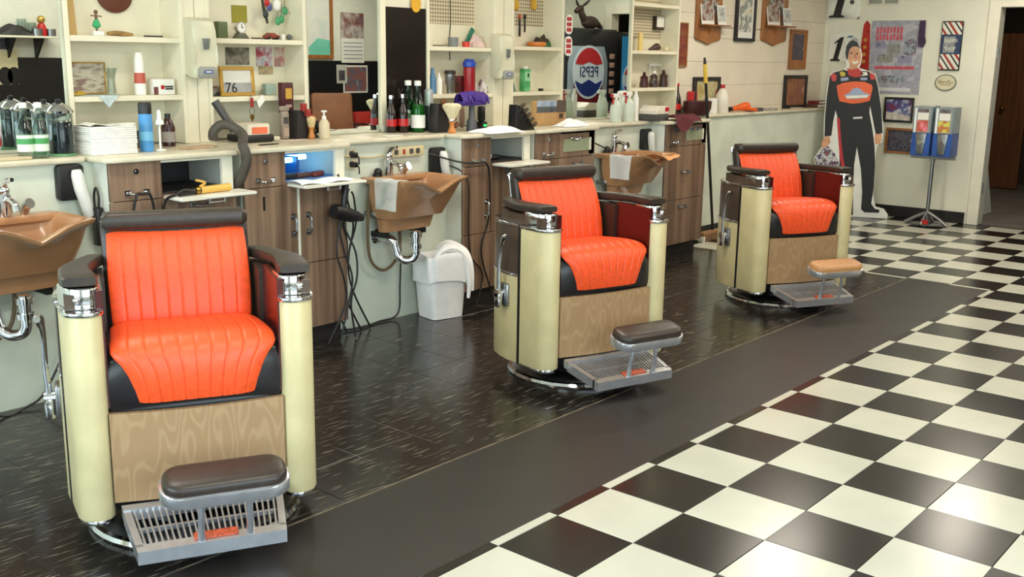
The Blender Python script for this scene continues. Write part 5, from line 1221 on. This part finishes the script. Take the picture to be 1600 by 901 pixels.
q = sp(2, 0, 684, 2.75); single('scissors', G().tube([(-.04, 0, .006), (.0, .004, .006), (.06, .008, .006)], .005, 6), steel, 'pair of scissors lying on the upper shelf', 'scissors', q)
q = P(703, 40, y=SB-.012); single('shelf_cable', G().tube([(0, 0, .14), (.004, 0, .0), (-.004, 0, -.1), (0, 0, -.24)], .003, 6), cord_m, 'thin black cord hanging on the shelf back', 'cord', (q.x, SB-.013, q.z+.02))
q = sp(2, 1, 703, 2.75); lathes('travel_mug', 'steel travel mug with dark lid', 'mug', q, [('mug', [(0, 0), (.022, 0), (.024, .05), (.034, .07), (.036, .125), (0, .125)], steel), ('lid', [(.036, .122), (.038, .126), (.038, .14), (.03, .146), (0, .146)], mat('lid_dark', (50, 44, 40), .4))])
q = sp(2, 1, 733, 2.745); lathes('drinking_bottle', 'tall red drinking bottle with blue cap', 'bottle', q, [('bottle', [(0, 0), (.038, 0), (.04, .01), (.04, .165), (.034, .17), (0, .17)], mat('bottle_red', (150, 26, 36), .3, var=.15)), ('cap', [(.034, .165), (.044, .17), (.044, .2), (.036, .205), (.03, .218), (0, .22)], bluem)])
q = sp(2, 1, 676, 2.78); lathes('bottle', 'blue and white tonic bottle at the shelf end', 'bottle', q, [('bottle', [(0, 0), (.022, 0), (.022, .1), (.012, .13), (.01, .16), (0, .16)], mat('tonic_blue', (84, 130, 170), .3))])
q = sp(2, 1, 686, 2.75); lathes('bottle', 'small white nozzle bottle beside the travel mug', 'bottle', q, [('bottle', [(0, 0), (.02, 0), (.02, .09), (.01, .105), (.006, .13), (0, .132)], paper)])
q = sp(2, 1, 719, 2.80); boxy('carton', 'dark red printed carton between travel mug and red bottle', 'carton', q, .06, .04, .11, mprint('redcarton', [(110, 30, 34), (60, 30, 34), (150, 60, 60)], 20), .003)
q = sp(2, 1, 754, 2.77); single('towel', heap(0, 0, .10, .08, .12, 8, 18, 12), mat('check_cloth', (206, 200, 196), .8, rgb2=(120, 90, 96), scale=22, mix=(.45, .6)), 'checked white cloth bundle beside the red bottle', 'cloth', q)
# --- shelf unit 4
q = sp(3, 0, 838, 2.76); lathes('wooden_bowl', 'orange wooden bowl lying on the upper shelf', 'bowl', q, [('bowl', [(0, 0), (.055, 0), (.07, .012), (.07, .03), (.05, .034), (0, .034)], mat('bowl_orange', (206, 120, 40), .4))])
q = sp(3, 0, 846, 2.80); single('cap_pile', heap(0, 0, .16, .06, .1, 4, 16, 10), mat('pile_dark', (60, 44, 36), .8, rgb2=(50, 110, 60), scale=14, mix=(.5, .62)), 'dark pile of caps and brushes behind the orange bowl', 'caps', q)
q = sp(3, 0, 868, 2.78); lathes('jar', 'dark brown jar at the end of the upper shelf', 'jar', q, [('jar', [(0, 0), (.026, 0), (.028, .09), (.02, .1), (0, .1)], mat('jar_brown', (64, 34, 28), .4))])
for k, (px, w, m, lab) in enumerate(((797, .018, steel, 'silver file hanging in the shelf corner'), (808, .016, mat('handle_orange', (190, 84, 50), .4), 'orange-handled brush hanging in the shelf'), (816, .012, cord_m, 'black strop hanging in the shelf'))):
    q = P(px+4, 30, y=SB-.02); t = thing('hanging_tool', lab, 'tool', (q.x, SB-.022, SHZ[3][0]+.19), 0); obj('blade', G().box(-w/2, w/2, -.004, .004, -.15+.03*k, 0, .002), m if k != 1 else black_m, t); obj('grip', G().box(-w/2-.002, w/2+.002, -.007, .007, -.0, .03, .003), m, t)
for k, px in enumerate((798, 826, 863)):
    q = P(px+6, 8, y=SB-.02); t = thing('yellow_tassel', ['yellow tassel near the orange-handled brush', 'yellow ribbon above the wooden bowl', 'yellow tag above the dark brown jar'][k], 'tassel', (q.x, SB-.02, q.z), 0); obj('loop', G().tube([(0, 0, .06), (.01, -.004, .0), (.002, -.004, -.03)], [.012, .026, .016], 7), mat('tassel_yellow', (206, 160, 50), .6), t)
q = sp(3, 1, 820, 2.76); boxy('powder_tin', 'green powder tin with a white cap', 'tin', q, .075, .045, .155, mat('tin_bright_green', (60, 150, 84), .4, rgb2=(110, 190, 130), scale=9), .008, 0, [('label', .12, .88, .45, .86, mat('label_mint', (150, 206, 160), .5)), ('figure', .5, .7, .62, .8, black_m)])
q2 = Vector((q.x, q.y, q.z+.155)); lathes('tin_cap', 'white cap of the green powder tin', 'cap', q2, [('cap', [(0, 0), (.02, 0), (.018, .016), (0, .016)], paper)])
q = sp(3, 1, 797, 2.75); single('blue_grey_pouch', G().prism([(-.03, 0), (.045, 0), (.02, .06), (-.02, .085)], -.02, .02, 'y', .006), mat('pouch_bluegrey', (110, 124, 124), .5), 'blue-grey pouch leaning beside the powder tin', 'pouch', q)
q = sp(3, 1, 845, 2.75); boxy('matchbox', 'small black box right of the powder tin', 'box', q, .035, .02, .018, black_m, .002)
# --- shelf unit 5
q = P(1029, 36, y=SB-.03); boxy('shadow_box', 'dark box frame with a white card on the lattice backing', 'frame', (q.x, SB-.03, q.z-.055), .12, .035, .11, mat('box_dkbrown', (60, 44, 38), .5), .003, 0, [('white_card', .06, .94, .2, .96, paper)])
q = sp(4, 0, 1024, 2.76); single('brown_carving', G().tube([(-.1, 0, .01), (-.04, 0, .022), (.02, 0, .034), (.06, 0, .02)], [.006, .018, .03, .014], 10), mat('carving_brown', (70, 46, 42), .5), 'dark brown carving lying on the upper shelf', 'carving', q)
q = sp(4, 0, 1041, 2.74); single('shell', G().ball((0, 0, .018), .022, 10, 1.4, .7, .8), mat('shell_cream', (214, 200, 170), .5), 'cream shell beside the brown carving', 'shell', q)
q = sp(4, 0, 1041, 2.84); single('blue_cloth', G().prism([(-.025, 0), (.03, 0), (.04, .16), (.0, .17), (-.02, .08)], -.01, .01, 'y', .004), mat('cloth_blue', (96, 164, 176), .7), 'light blue cloth hanging behind the shell', 'cloth', q)
q = sp(4, 0, 1000, 2.80); boxy('yellow_card', 'yellow card standing in the shelf corner', 'card', q, .05, .02, .14, mat('card_yellow', (226, 200, 130), .6), .002)
q = sp(4, 1, 1024, 2.80)
for k, (px, h, m, lab) in enumerate(((1006, .125, mat('fig_maroon', (70, 34, 36), .4), 'maroon figurine farthest from the block wall'), (1021, .135, mprint('fig_mix', [(90, 40, 40), (50, 40, 46), (160, 140, 130)], 30), 'mottled figurine with a pale head in the middle'), (1036, .145, mat('fig_dark', (64, 40, 36), .4), 'tall dark figurine nearest the block wall'))):
    q = sp(4, 1, px, 2.77); t = thing('figurine', lab, 'figurine', q); obj('body', G().ring([(0, 0), (.036, 0), (.038, .02), (.03, h*.5), (.034, h*.65), (.012, h*.78), (0, h*.78)], 12), m, t); obj('head', G().ball((0, 0, h*.86), .016, 10), m if k != 1 else paper, t)
q = sp(4, 1, 1024, 2.84); single('white_rack', G().box(-.10, .10, -.01, .01, .165, .19, .003).box(-.02, -.012, -.008, .008, 0, .165).box(.092, .1, -.008, .008, 0, .165).box(-.1, -.092, -.008, .008, 0, .165), paper, 'small white rack above the figurines', 'rack', q)
q = P(1051, 113, y=SF+.02); single('red_strap', G().box(-.006, .006, -.03, .03, -.11, .11, .003), mat('strap_red', (110, 30, 36), .6), 'dark red strap hung on the shelf end panel', 'strap', (SH[4][1]+.0065, SF+.04, q.z-.01))

# --- towels on the basins, curling iron, things on the flaps
def rim_towel(bx, label, m, w=.17, drop=.15, x0=None):
    # hangs over the left rim of the basin
    X = bx-.255
    t = thing('towel', label, 'towel', (X, LWY-.25, BZ))
    def f(u, v):
        y = (u-.5)*w; s_ = v*(drop+.10)
        if s_ < .09: x = .075-s_; z = .012+.004*math.sin(u*9)-.006*(x/.075 if x > 0 else 0)
        else: x = -.018-.012*math.sin(u*7)*(s_-.09)*4; z = .008-(s_-.09)
        return (x, y+.012*math.sin(v*5)*(u-.5), z)
    g = G().grid(f, 16, 18)
    r = bmesh.ops.solidify(g.bm, geom=g.bm.faces[:], thickness=.006)
    obj('cloth', g, m, t); return t
prt = mat('printed_towel', (250, 249, 244), .85, rgb2=(218, 226, 218), scale=18, mix=(.45, .7), bump=.05)
t = rim_towel(BX[1], 'printed white towel hanging over a basin rim above the waste bin', prt)
t2 = rim_towel(BX[2], 'plain white towel hanging over the far basin rim', towelw)
t = thing('peach_cloth', 'peach cloth lying over the neck rest of the far basin', 'cloth', (BX[2]+.06, LWY-.385, BZ-.03))
def pc_(u, v):
    y = (v-.5)*.14; x = (u-.5)*.24; z = .018-.05*abs(y)*3+.03*(x/.12)**2+.006*math.sin(u*12)
    return (x, y, z)
obj('cloth', G().grid(pc_, 16, 12), peach, t)
fz = .8745
t = thing('curling_iron', 'curling iron with yellow handle on the open white flap', 'curling iron', (.40, CF-.07, fz), R(6))
yel = mat('iron_yellow', (222, 176, 84), .4)
obj('handle', G().cyl((.0, 0, .018), (.17, 0, .018), .017, .018), yel, t); obj('clip_lever', G().tube([(.0, 0, .035), (.03, 0, .05), (-.02, 0, .065)], .006, 6), yel, t); obj('barrel', G().cyl((-.12, 0, .016), (0, 0, .018), .014), black_m, t); obj('collar', G().ring([(.018, -.01), (.018, .01)], 10).move(Matrix.Rotation(R(90), 4, 'Y')).move(Matrix.Translation((-.02, 0, .018))), MATS['brass'], t)
single('cord', G().tube([(.38, CF-.08, fz+.012), (.30, CF-.10, fz+.03), (.26, CF-.09, fz+.01), (.243, CF-.03, .85), (.235, CF-.02, .72), (.24, CF-.02, .5)], .006, 6), cord_m, 'black cord from the curling iron running down the cabinet', 'cord')
single('cord', G().tube([(.085, CF-.035, .70), (.08, CF-.035, .80), (.10, CF-.042, .892), (.13, CF-.044, .896), (.165, CF-.042, .89), (.185, CF-.035, .80), (.18, CF-.035, .66)], .006, 6), cord_m, 'black cord looped over the drawer handle behind the near chair', 'cord')
q = P(155, 330, y=CF-.02)
t = thing('hanging_trimmer', 'black hair trimmer hanging by a cord loop on the white cabinet side', 'trimmer', (-.022, CF+.08, .79)); obj('body', G().box(-.018, .018, -.025, .025, -.12, .05, .008), black_m, t); obj('cord_loop', G().tube([(0, -.015, .05), (0, -.02, .10), (0, .0, .135), (0, .02, .10), (0, .02, .04)], .005, 6), cord_m, t)
q = Vector((1.10, CF-.075, .8745)); t = thing('folded_towel', 'folded white towel on the flap under the blue-lit niche', 'towel', q); 
def ft(u, v): return ((u-.5)*.34, (v-.5)*.12, .004+.014*math.sin(v*math.pi)**.5+.004*math.sin(u*11))
obj('cloth', G().grid(ft, 20, 8), towelw, t)
for k, (x, m, lab) in enumerate(((1.0, blackrub, 'dark clipper lying in the blue-lit niche'), (1.10, mat('clip_brown', (90, 56, 50), .4), 'brown clipper lying in the blue-lit niche'), (1.20, mat('clip_red', (120, 50, 44), .4), 'reddish trimmer lying in the blue-lit niche'))):
    single('hair_clipper', G().box(-.05, .05, -.02, .02, 0, .028, .01), m, lab, 'clipper', (x, CF+.075, .8855), (0, 0, .3*k-.2))
single('hair_clipper', G().box(-.05, .05, -.02, .02, 0, .03, .01), black_m, 'black clipper lying in the dark niche above the looping cord', 'clipper', (2.60, CF+.08, .8855), (0, 0, .3))
single('lotion_bottle', G().tube([(-.04, 0, .02), (.03, 0, .02), (.05, 0, .018)], [.019, .019, .008], 10), paper, 'pale bottle lying in the dark niche beside the clipper', 'bottle', (2.53, CF+.07, .8855), (0, 0, .2))
single('cord', G().tube([(2.06, LWY-.03, .95), (2.20, CF-.0-.02, .90), (2.33, CF-.036, .892), (2.40, CF-.036, .885), (2.45, CF-.02, .80), (2.45, CF-.02, .55), (2.38, CF-.02, .35), (2.46, CF-.02, .12), (2.48, CF-.05, .012)], .006, 6), cord_m, 'long black cord draped over the drawer handle beside the waste bin', 'cord')
single('cord', G().tube([(2.20, LWY-.035, .88), (2.26, CF-.012, .80), (2.275, CF-.012, .50), (2.30, CF-.012, .32), (2.40, CF-.015, .2), (2.33, CF-.03, .02)], .005, 6), cord_m, 'black cord hanging down the cabinet edge beside the waste bin', 'cord')
# hair dryer and cords hanging from the cabinet with the blue niche
hx = P(530, 300, y=CF-.06).x
t = thing('hair_dryer', 'black hair dryer hanging among tangled cords', 'hair dryer', (hx+.03, CF-.075, .70)); t.scale = (.82, .9, .9)
obj('handle', G().tube([(-.02, 0, .02), (-.01, 0, .10), (.01, 0, .17), (.03, 0, .2)], [.022, .018, .015, .012], 10), black_m, t)
obj('barrel', G().tube([(-.10, 0, .02), (-.05, 0, .01), (.03, 0, -.015), (.10, 0, -.03)], [.04, .045, .042, .03], 14), black_m, t); obj('nozzle', G().cyl((.10, 0, -.03), (.135, 0, -.04), .028, .022), blackrub, t)
for k in range(6):
    rnd = random.Random(k); x0 = hx+.02+.018*k
    pts = [(x0, CF-.03, .90-.02*k)]
    for j in range(1, 7): pts.append((x0+.03*math.sin(j*1.7+k)+.012*j*(k % 3)*.5, CF-.05+.02*rnd.random()+(.10 if k > 2 else 0)*j/6, .90-.14*j+(.02 if j == 6 else 0)))
    pts[-1] = (pts[-1][0]+.04*(k-2), pts[-1][1], .008)
    single('cord', G().tube(pts, .0055, 6, 5), cord_m, ['first', 'second', 'third', 'fourth', 'fifth', 'sixth'][k]+' black cord from the cabinet in the tangle by the hair dryer', 'cord', group='tangled cords')
single('cord', G().tube([(1.34, LWY-.015, .012), (1.5, LWY-.05, .008), (1.66, LWY-.02, .008), (1.80, LWY-.03, .03), (1.83, LWY-.02, .2), (1.84, LWY-.018, .42)], .005, 6), cord_m, 'black cord lying along the wall foot below the basin trap', 'cord')
hosem = mat('brown_hose', (112, 92, 66), .5)
for bx, lab in ((BX[0], 'grey-brown water hose hanging below the basin without a towel'), (BX[1], 'brown water hose hanging in a loop below the printed towel'), ):
    single('water_hose', G().tube([(bx-.20, LWY-.05, BZ-.05), (bx-.235, LWY-.06, BZ-.25), (bx-.22, LWY-.06, BZ-.45), (bx-.12, LWY-.06, BZ-.53), (bx-.01, LWY-.05, BZ-.48), (bx+.03, LWY-.04, BZ-.38), (bx+.03, LWY-.03, BZ-.28)], .009, 8), hosem, lab, 'hose')
single('cord', G().tube([(-.20, LWY-.02, .70), (-.19, LWY-.02, .45), (-.17, LWY-.03, .30), (-.30, LWY-.03, .06), (-.40, LWY-.05, .012), (-.52, LWY-.08, .01), (-.60, LWY-.02, .12), (-.62, LWY-.015, .4)], .005, 6), cord_m, 'black cord looping to the floor behind the near chair', 'cord')
single('cord', G().tube([(3.585, CF+.06, .97), (3.66, LWY-.02, .95), (3.80, LWY-.03, .90), (3.92, LWY-.04, .86)], .005, 6), cord_m, 'thin black cord running above the far basin', 'cord')
# --- waste bin with bag
q = (P(690, 498, z=0)+P(725, 480, z=0)+P(650, 492, z=0))/3
t = thing('waste_bin', 'white plastic waste bin lined with a white bag', 'waste bin', (2.03, 2.235, 0), R(-12))
binm = mat('bin_white', (246, 245, 243), .4)
g = G(); 
def bn(u, v):
    a = 2*math.pi*u; e = .3; c_, s_ = math.cos(a), math.sin(a); k = .80+.2*v
    return (.135*k*math.copysign(abs(c_)**e, c_), .115*k*math.copysign(abs(s_)**e, s_), .003+.36*v)
g.grid(bn, 32, 6, True); bmesh.ops.holes_fill(g.bm, edges=[e for e in g.bm.edges if e.is_boundary and all(v.co.z < .01 for v in e.verts)]); obj('bin', g, binm, t)
bag = mat('bag_white', (250, 249, 248), .5, var=.02, scale=20, bump=.12)
def bg_(u, v):
    a = 2*math.pi*u; e = .4; c_, s_ = math.cos(a), math.sin(a); w_ = .006*math.sin(9*a+3*v)
    if v < .55: z = .22+.17*(v/.55); k = 1.04+.02*math.sin(v*4)
    else: z = .39-.06*((v-.55)/.45); k = 1.02-.25*((v-.55)/.45)
    zz = z+.012*math.sin(3*a)+(.0 if v > .1 else .02*math.sin(2*a))
    return ((.135*k+w_)*math.copysign(abs(c_)**e, c_), (.115*k+w_)*math.copysign(abs(s_)**e, s_), zz)
obj('liner_bag', G().grid(bg_, 48, 12, True), bag, t)
obj('bag_handle', G().tube([(-.09, -.09, .37), (-.06, -.095, .405), (.0, -.085, .418), (.06, -.10, .40), (.10, -.118, .34), (.115, -.13, .22), (.11, -.13, .12)], [.016, .02, .034, .028, .02, .014, .01], 8), bag, t)
obj('bag_handle', G().tube([(.02, .06, .39), (.07, .02, .42), (.115, -.07, .385), (.135, -.12, .30), (.14, -.125, .16)], [.02, .03, .03, .016, .012], 8), bag, t)
# --- broom
a = P(1104, 88, y=2.50); b = P(1117, 378, z=.06)
tp = P(1101, 90, y=2.47); bt = P(1113, 366, y=2.45); bt.z = .09
t = thing('broom', 'push broom with a long black handle and yellow grip', 'broom', (bt.x, bt.y, 0))
d = tp-Vector((bt.x, bt.y, .09)); o = Vector((0, 0, .09))
obj('handle', G().cyl(o, o+d*.86, .012), black_m, t); obj('grip', G().cyl(o+d*.86, o+d*.965, .016), mat('grip_yellow', (224, 186, 70), .45), t); obj('end_cap', G().cyl(o+d*.965, o+d, .013, .009), black_m, t)
obj('head', G().box(-.19, .19, -.03, .03, .05, .085, .008), mat('broom_wood', (150, 110, 72), .6), t); obj('bristles', G().box(-.185, .185, -.028, .028, .0, .05, .004), mat('bristle_brown', (120, 92, 66), .9, var=.2, scale=50), t)
obj('bristle_tip', G().box(-.19, -.17, -.03, .03, .0, .05, .004), paper, t)
# ------------------------------------------------------------------ across the room (seen in the mirrors)
def V(px, py, yr):
    v = P(px, py, y=2*MIRY-yr); return Vector((v.x, yr, v.z))
def rect_v(l, t, r, b, yr):
    A, B = V(l, (t+b)/2, yr), V(r, (t+b)/2, yr); c = (l+r)/2
    z1, z0 = V(c, t, yr).z, V(c, b, yr).z
    return ((A.x+B.x)/2, yr, (z0+z1)/2), B.x-A.x, z1-z0
wz = V(540, 95, OPY).z
struct('trim_2', G().box(.7, 9.09, OPY, OPY+.02, .0, wz), black_wains, 'black wainscot across the room')
# drinks machines
MY = .10
x0, x1 = min(V(884, 100, MY).x-.02, 7.40), 8.165
mz = V(918, 44, MY).z
def can_machine(cx, w, h, label, blue, loc):
    t = thing('drinks_machine', label, 'vending machine', loc, RO)
    cab = mat('machine_black', (26, 26, 30), .35); panel = mat('can_silver_blue', (140, 156, 168), .3)
    obj('cabinet', G().box(-w/2, w/2, .02, .72, 0, h, .01), cab, t)
    obj('front_door', G().box(-w/2, w/2, 0, .02, .06, h-.02, .004), cab, t)
    cw = w*.74; ox = w*.08
    if not blue:
        pts = [(ox-cw/2, .30), (ox+cw/2, .30), (ox+cw/2, h-.38), (ox+cw*.40, h-.20), (ox-cw*.40, h-.20), (ox-cw/2, h-.38)]
        obj('can_panel', G().prism(pts, -.012, 0, 'y', .004), panel, t)
        obj('can_body', G().prism([(ox-cw*.36, .32), (ox+cw*.36, .32), (ox+cw*.36, h*.68), (ox-cw*.36, h*.68)], -.016, -.010, 'y'), mat('can_red', (104, 20, 34), .3), t)
    else:
        obj('blue_panel', G().box(-w*.49, w*.49, -.012, 0, .30, h-.05), mat('panel_blue', (40, 110, 150), .3, emit=((40, 110, 150), .5)), t)  # glow put into the panel so it shows in the dark
    gx, gz, gr = ox if not blue else 0, h*.735 if not blue else h*.69, cw*.36 if not blue else w*.42
    obj('globe', G().prism(ell(gr*1.1, gr*1.1, 40), -.020, -.012, 'y'), mat('globe_silver', (176, 186, 192), .3, emit=((176, 186, 192), .25)), t)  # globe parts get a slight added glow to brighten them
    top = [(gr*math.cos(a), gr*math.sin(a)) for a in [R(20+140*i/16) for i in range(17)]]+[(-gr*.5, gr*.30), (0, gr*.42), (gr*.5, gr*.30)]
    bot = [(gr*math.cos(a), gr*math.sin(a)) for a in [R(200+140*i/16) for i in range(17)]]+[(gr*.5, -gr*.48), (0, -gr*.30), (-gr*.5, -gr*.48)]
    obj('globe_red', G().prism([(gx+a, gz+b) for a, b in top], -.024, -.018, 'y'), mat('globe_red_m', (156, 36, 40), .35, emit=((156, 36, 40), .25)), t)
    obj('globe_blue', G().prism([(gx+a, gz+b) for a, b in bot], -.024, -.018, 'y'), mat('globe_blue_m', (24, 40, 96), .35, emit=((24, 40, 96), .25)), t)
    for o in list(t.children):
        if o.name.split('.')[0] == 'globe': o.location = (gx, 0, gz)
    text('PEPSI', gr*.62, mat('globe_text', (20, 34, 84), .4), t, (gx, -.0255, gz+gr*.0), (R(90), 0, 0), sx=.98)
    for k in range(0 if blue else 5): obj('select_button', G().box(-w*.43, -w*.34, -.008, 0, h*.60+.1*k, h*.60+.1*k+.06, .003), mat('button_pink', (176, 140, 130), .4), t)
    if not blue: obj('coin_slot', G().box(-w*.43, -w*.34, -.010, 0, h*.45, h*.55, .003), steel, t)
    obj('delivery_flap', G().box(-w*.3, w*.35, -.012, 0, .12, .26, .004), darkgrey, t)
    return t
can_machine(0, x1-x0, mz, 'black drinks machine with a large can picture and a globe emblem', False, ((x0+x1)/2, MY, 0))
xa = 8.345; za = V(975, 50, .03).z
can_machine(0, .46, za, 'black drinks machine with a blue front panel and a globe emblem', True, (xa+.23, .03, 0))
moosem = mat('moose_brown', (62, 46, 40), .6)
q = V(945, 42, -.15)
t = thing('moose_figure', 'dark brown reclining moose figure on top of the drinks machine', 'figurine', (7.93, -.15, mz+.0005), 0); t.scale = (.85, .85, .85)
obj('body', G().ball((0, 0, .09), .09, 14, 2.0, .9, 1.0).tube([(.1, 0, .1), (.2, 0, .06), (.28, 0, .025)], [.06, .04, .02], 10).tube([(-.13, 0, .12), (-.2, 0, .2), (-.22, 0, .26)], [.055, .045, .04], 10), moosem, t)
obj('head', G().tube([(-.21, 0, .27), (-.27, 0, .26), (-.33, 0, .22)], [.045, .038, .03], 10), moosem, t)
for s in (-1, 1): obj('antler', G().tube([(-.22, s*.03, .30), (-.20, s*.08, .34), (-.17, s*.12, .39)], [.014, .02, .008], 8), moosem, t)
c, w, h = rect_v(878, -30, 918, 26, -.85)
picture('picture_frame', 'black framed red and green picture on the partition wall', 'picture', (c[0], -.849, c[2]), RO, w, h, frame_bk, mprint('part_pic', [(120, 40, 40), (60, 84, 60), (170, 160, 150)], 8), .04, .03)
# map, calendar and photos on the wall across the room
c, w, h = rect_v(470, -40, 518, 92, OPY)
t = picture('wall_map', 'wooden framed map with a green land area', 'map', (c[0], OPY+.001, c[2]), RO, w, h, oak, mprint('map_print', [(196, 204, 200), (214, 214, 206), (186, 200, 200)], 4), .05, .03)
obj('map_land', G().prism([(-w*.44, -h*.46), (w*.3, -h*.46), (w*.3, -h*.36), (w*.0, -h*.25), (-w*.44, -h*.28)], -.019, -.016, 'y'), mat('map_green', (110, 190, 170), .5), t)
c, w, h = rect_v(531, 20, 566, 60, OPY); c2, w2, h2 = rect_v(531, 60, 567, 98, OPY)
t = thing('wall_calendar', 'wall calendar with a town photograph above the black wainscot', 'calendar', (c[0], OPY+.021, c[2]), RO)
obj('picture_leaf', G().box(-w/2, w/2, -.006, 0, -h/2, h/2), mprint('cal_photo', [(110, 130, 160), (120, 70, 66), (190, 180, 176), (90, 80, 84)], 5), t)
obj('date_leaf', G().box(-w/2, w/2, -.006, 0, -h/2-h2, -h/2), paper, t)
for k in range(5): obj('date_row', G().box(-w*.42, w*.42, -.008, -.005, -h/2-h2*(.2+.16*k), -h/2-h2*(.2+.16*k)+.012), mat('date_grey', (150, 154, 166), .6), t)
c, w, h = rect_v(536, 102, 574, 145, OPY+.02)
picture('pinned_photo', 'white bordered group photograph pinned on the black wainscot', 'photo', (c[0], OPY+.022, c[2]), RO, w, h, None, paper, 0, .02, (.05, .06, .06, mprint('group_photo', [(50, 64, 84), (150, 90, 80), (80, 90, 110), (190, 170, 150)], 10)))
c, w, h = rect_v(525, 101, 541, 130, OPY+.02)
picture('pinned_photo', 'small portrait card pinned beside the group photograph', 'photo', (c[0], OPY+.030, c[2]), RO, w, h, None, mat('card_grey', (190, 190, 180), .6), 0, .02, (.2, .15, .3, p_dark))
def waiting_chair(loc, rz, m, label, hb):
    t = thing('waiting_chair', label, 'chair', loc, rz)
    obj('seat', G().box(-.27, .27, -.27, .25, .40, .50, .04), m, t)
    obj('backrest', G().box(-.26, .26, -.055, .055, 0, hb-.46, .04).move(Matrix.Translation((0, .25, .46)) @ Matrix.Rotation(R(-8), 4, 'X')), m, t)
    for s in (-1, 1):
        obj('arm_leg_frame', G().tube([(s*.30, .25, .0), (s*.30, .25, .60), (s*.30, .2, .65), (s*.30, -.22, .65), (s*.30, -.27, .60), (s*.30, -.27, 0)], .013, 8), chrome, t)
    obj('cross_tube', G().cyl((-.3, -.2, .39), (.3, -.2, .39), .012), chrome, t)
    obj('cross_tube', G().cyl((-.3, .2, .39), (.3, .2, .39), .012), chrome, t)
    return t
brn = mat('chair_brown', (138, 88, 58), .5, var=.08); rdc = mat('chair_red', (180, 48, 40), .45)
q = V(528, 150, -2.55); waiting_chair((q.x+.06, -2.65, 0), RO+.5, brn, 'high-backed brown waiting chair below the pinned photographs', max(1.05, q.z))
q = V(560, 190, -2.5); waiting_chair((q.x+.62, -2.72, 0), RO-.1, rdc, 'red waiting chair beside the high-backed brown one', max(.8, q.z))
q = V(26, 193, -2.6); waiting_chair((q.x+.02, -2.72, 0), RO, rdc, 'red waiting chair across the room under the wall shelf', max(.8, q.z))
q = V(3, 180, -2.9); t = boxy('filing_cabinet', 'beige filing cabinet beside the lone red waiting chair', 'filing cabinet', (q.x-.60, -2.92, 0), .46, .5, max(.9, q.z), mat('file_beige', (176, 166, 136), .5), .006, RO, [('drawer', .04, .96, .05, .33, mat('file_beige2', (184, 174, 144), .5)), ('drawer', .04, .96, .36, .64, MATS['file_beige2']), ('drawer', .04, .96, .67, .95, MATS['file_beige2'])])
# wall shelf with small things
zs_ = V(45, 56, OPY+.1).z; xs0, xs1 = V(-30, 55, OPY+.1).x, V(82, 55, OPY+.1).x
t = thing('wall_shelf', 'white wall shelf on dark brackets across the room', 'shelf', ((xs0+xs1)/2, OPY, zs_), RO); w = xs1-xs0
obj('board', G().box(-w/2, w/2, -.22, -.001, -.02, .0, .003), white_m, t)
for s in (-.3, .1): obj('bracket', G().prism([(-.001, -.02), (-.19, -.02), (-.19, -.035), (-.02, -.22), (-.001, -.22)], s*w-.01, s*w+.01, 'x'), black_m, t)
for k, (px, h, r, m, lab) in enumerate(((35, .16, .045, clear, 'clear glass tumbler on the shelf across the room, tallest'), (50, .13, .045, clear, 'short clear glass tumbler on the shelf across the room'), (50, .07, .05, steel, 'steel tin beside the red and gold figure'), (80, .07, .045, steel, 'steel tin at the end of the shelf across the room'))):
    q = V(px+(8 if k == 2 else 0), 50, OPY+.12-(.06 if k < 2 else -.03)); lathes('tumbler' if k < 2 else 'round_tin', lab, 'glass' if k < 2 else 'tin', (q.x, q.y, zs_+.0006), [('body', [(0, 0), (r, 0), (r, h), (r-.005, h), (r-.005, .006), (0, .006)] if k < 2 else [(0, 0), (r, 0), (r, h), (0, h)], m)])
q = V(65, 45, OPY+.1); t = thing('figurine', 'red and gold figure on the shelf across the room', 'figurine', (q.x, q.y, zs_+.0006)); obj('body', G().ring([(0, 0), (.05, 0), (.055, .05), (.03, .12), (0, .13)], 12), redm, t); obj('head', G().ball((0, 0, .16), .04, 12), gold, t)
q = V(20, 45, OPY+.1); single('dark_clutter', heap(0, 0, .4, .16, .12, 9), blackrub, 'heap of dark straps on the shelf across the room', 'straps', (q.x, q.y, zs_))
c, w, h = rect_v(-10, 78, 28, 132, OPY+.02); t = thing('cream_poster', 'cream poster with two dark discs on the wainscot', 'poster', (c[0], OPY+.022, c[2]), RO); obj('sheet', G().box(-w/2, w/2, -.004, 0, -h/2, h/2), mat('poster_cream', (214, 204, 164), .6), t)
for s in (-.32, .05): obj('disc', G().prism([(s*w+x, -h*.26+z) for x, z in ell(.07, .09, 20)], -.006, -.003, 'y'), black_m, t)
c, w, h = rect_v(0, 60, 22, 77, OPY); picture('pinned_photo', 'dark photograph pinned under the shelf across the room', 'photo', (c[0]-.02, OPY+.002, c[2]), RO, w, h, None, p_dark, 0)

t = thing('added_fill_lamp', 'round flush lamp added on the back room ceiling to brighten it', 'ceiling light', (10.0, 1.0, 2.75), 0)  # body for the lamp added to light the back room
obj('base', G().ring([(0, 0), (.2, 0), (.2, -.02), (0, -.02)], 24), fx, t); obj('bowl', G().ring([(.19, -.02), (.17, -.04), (.1, -.055), (0, -.058)], 24), df, t)
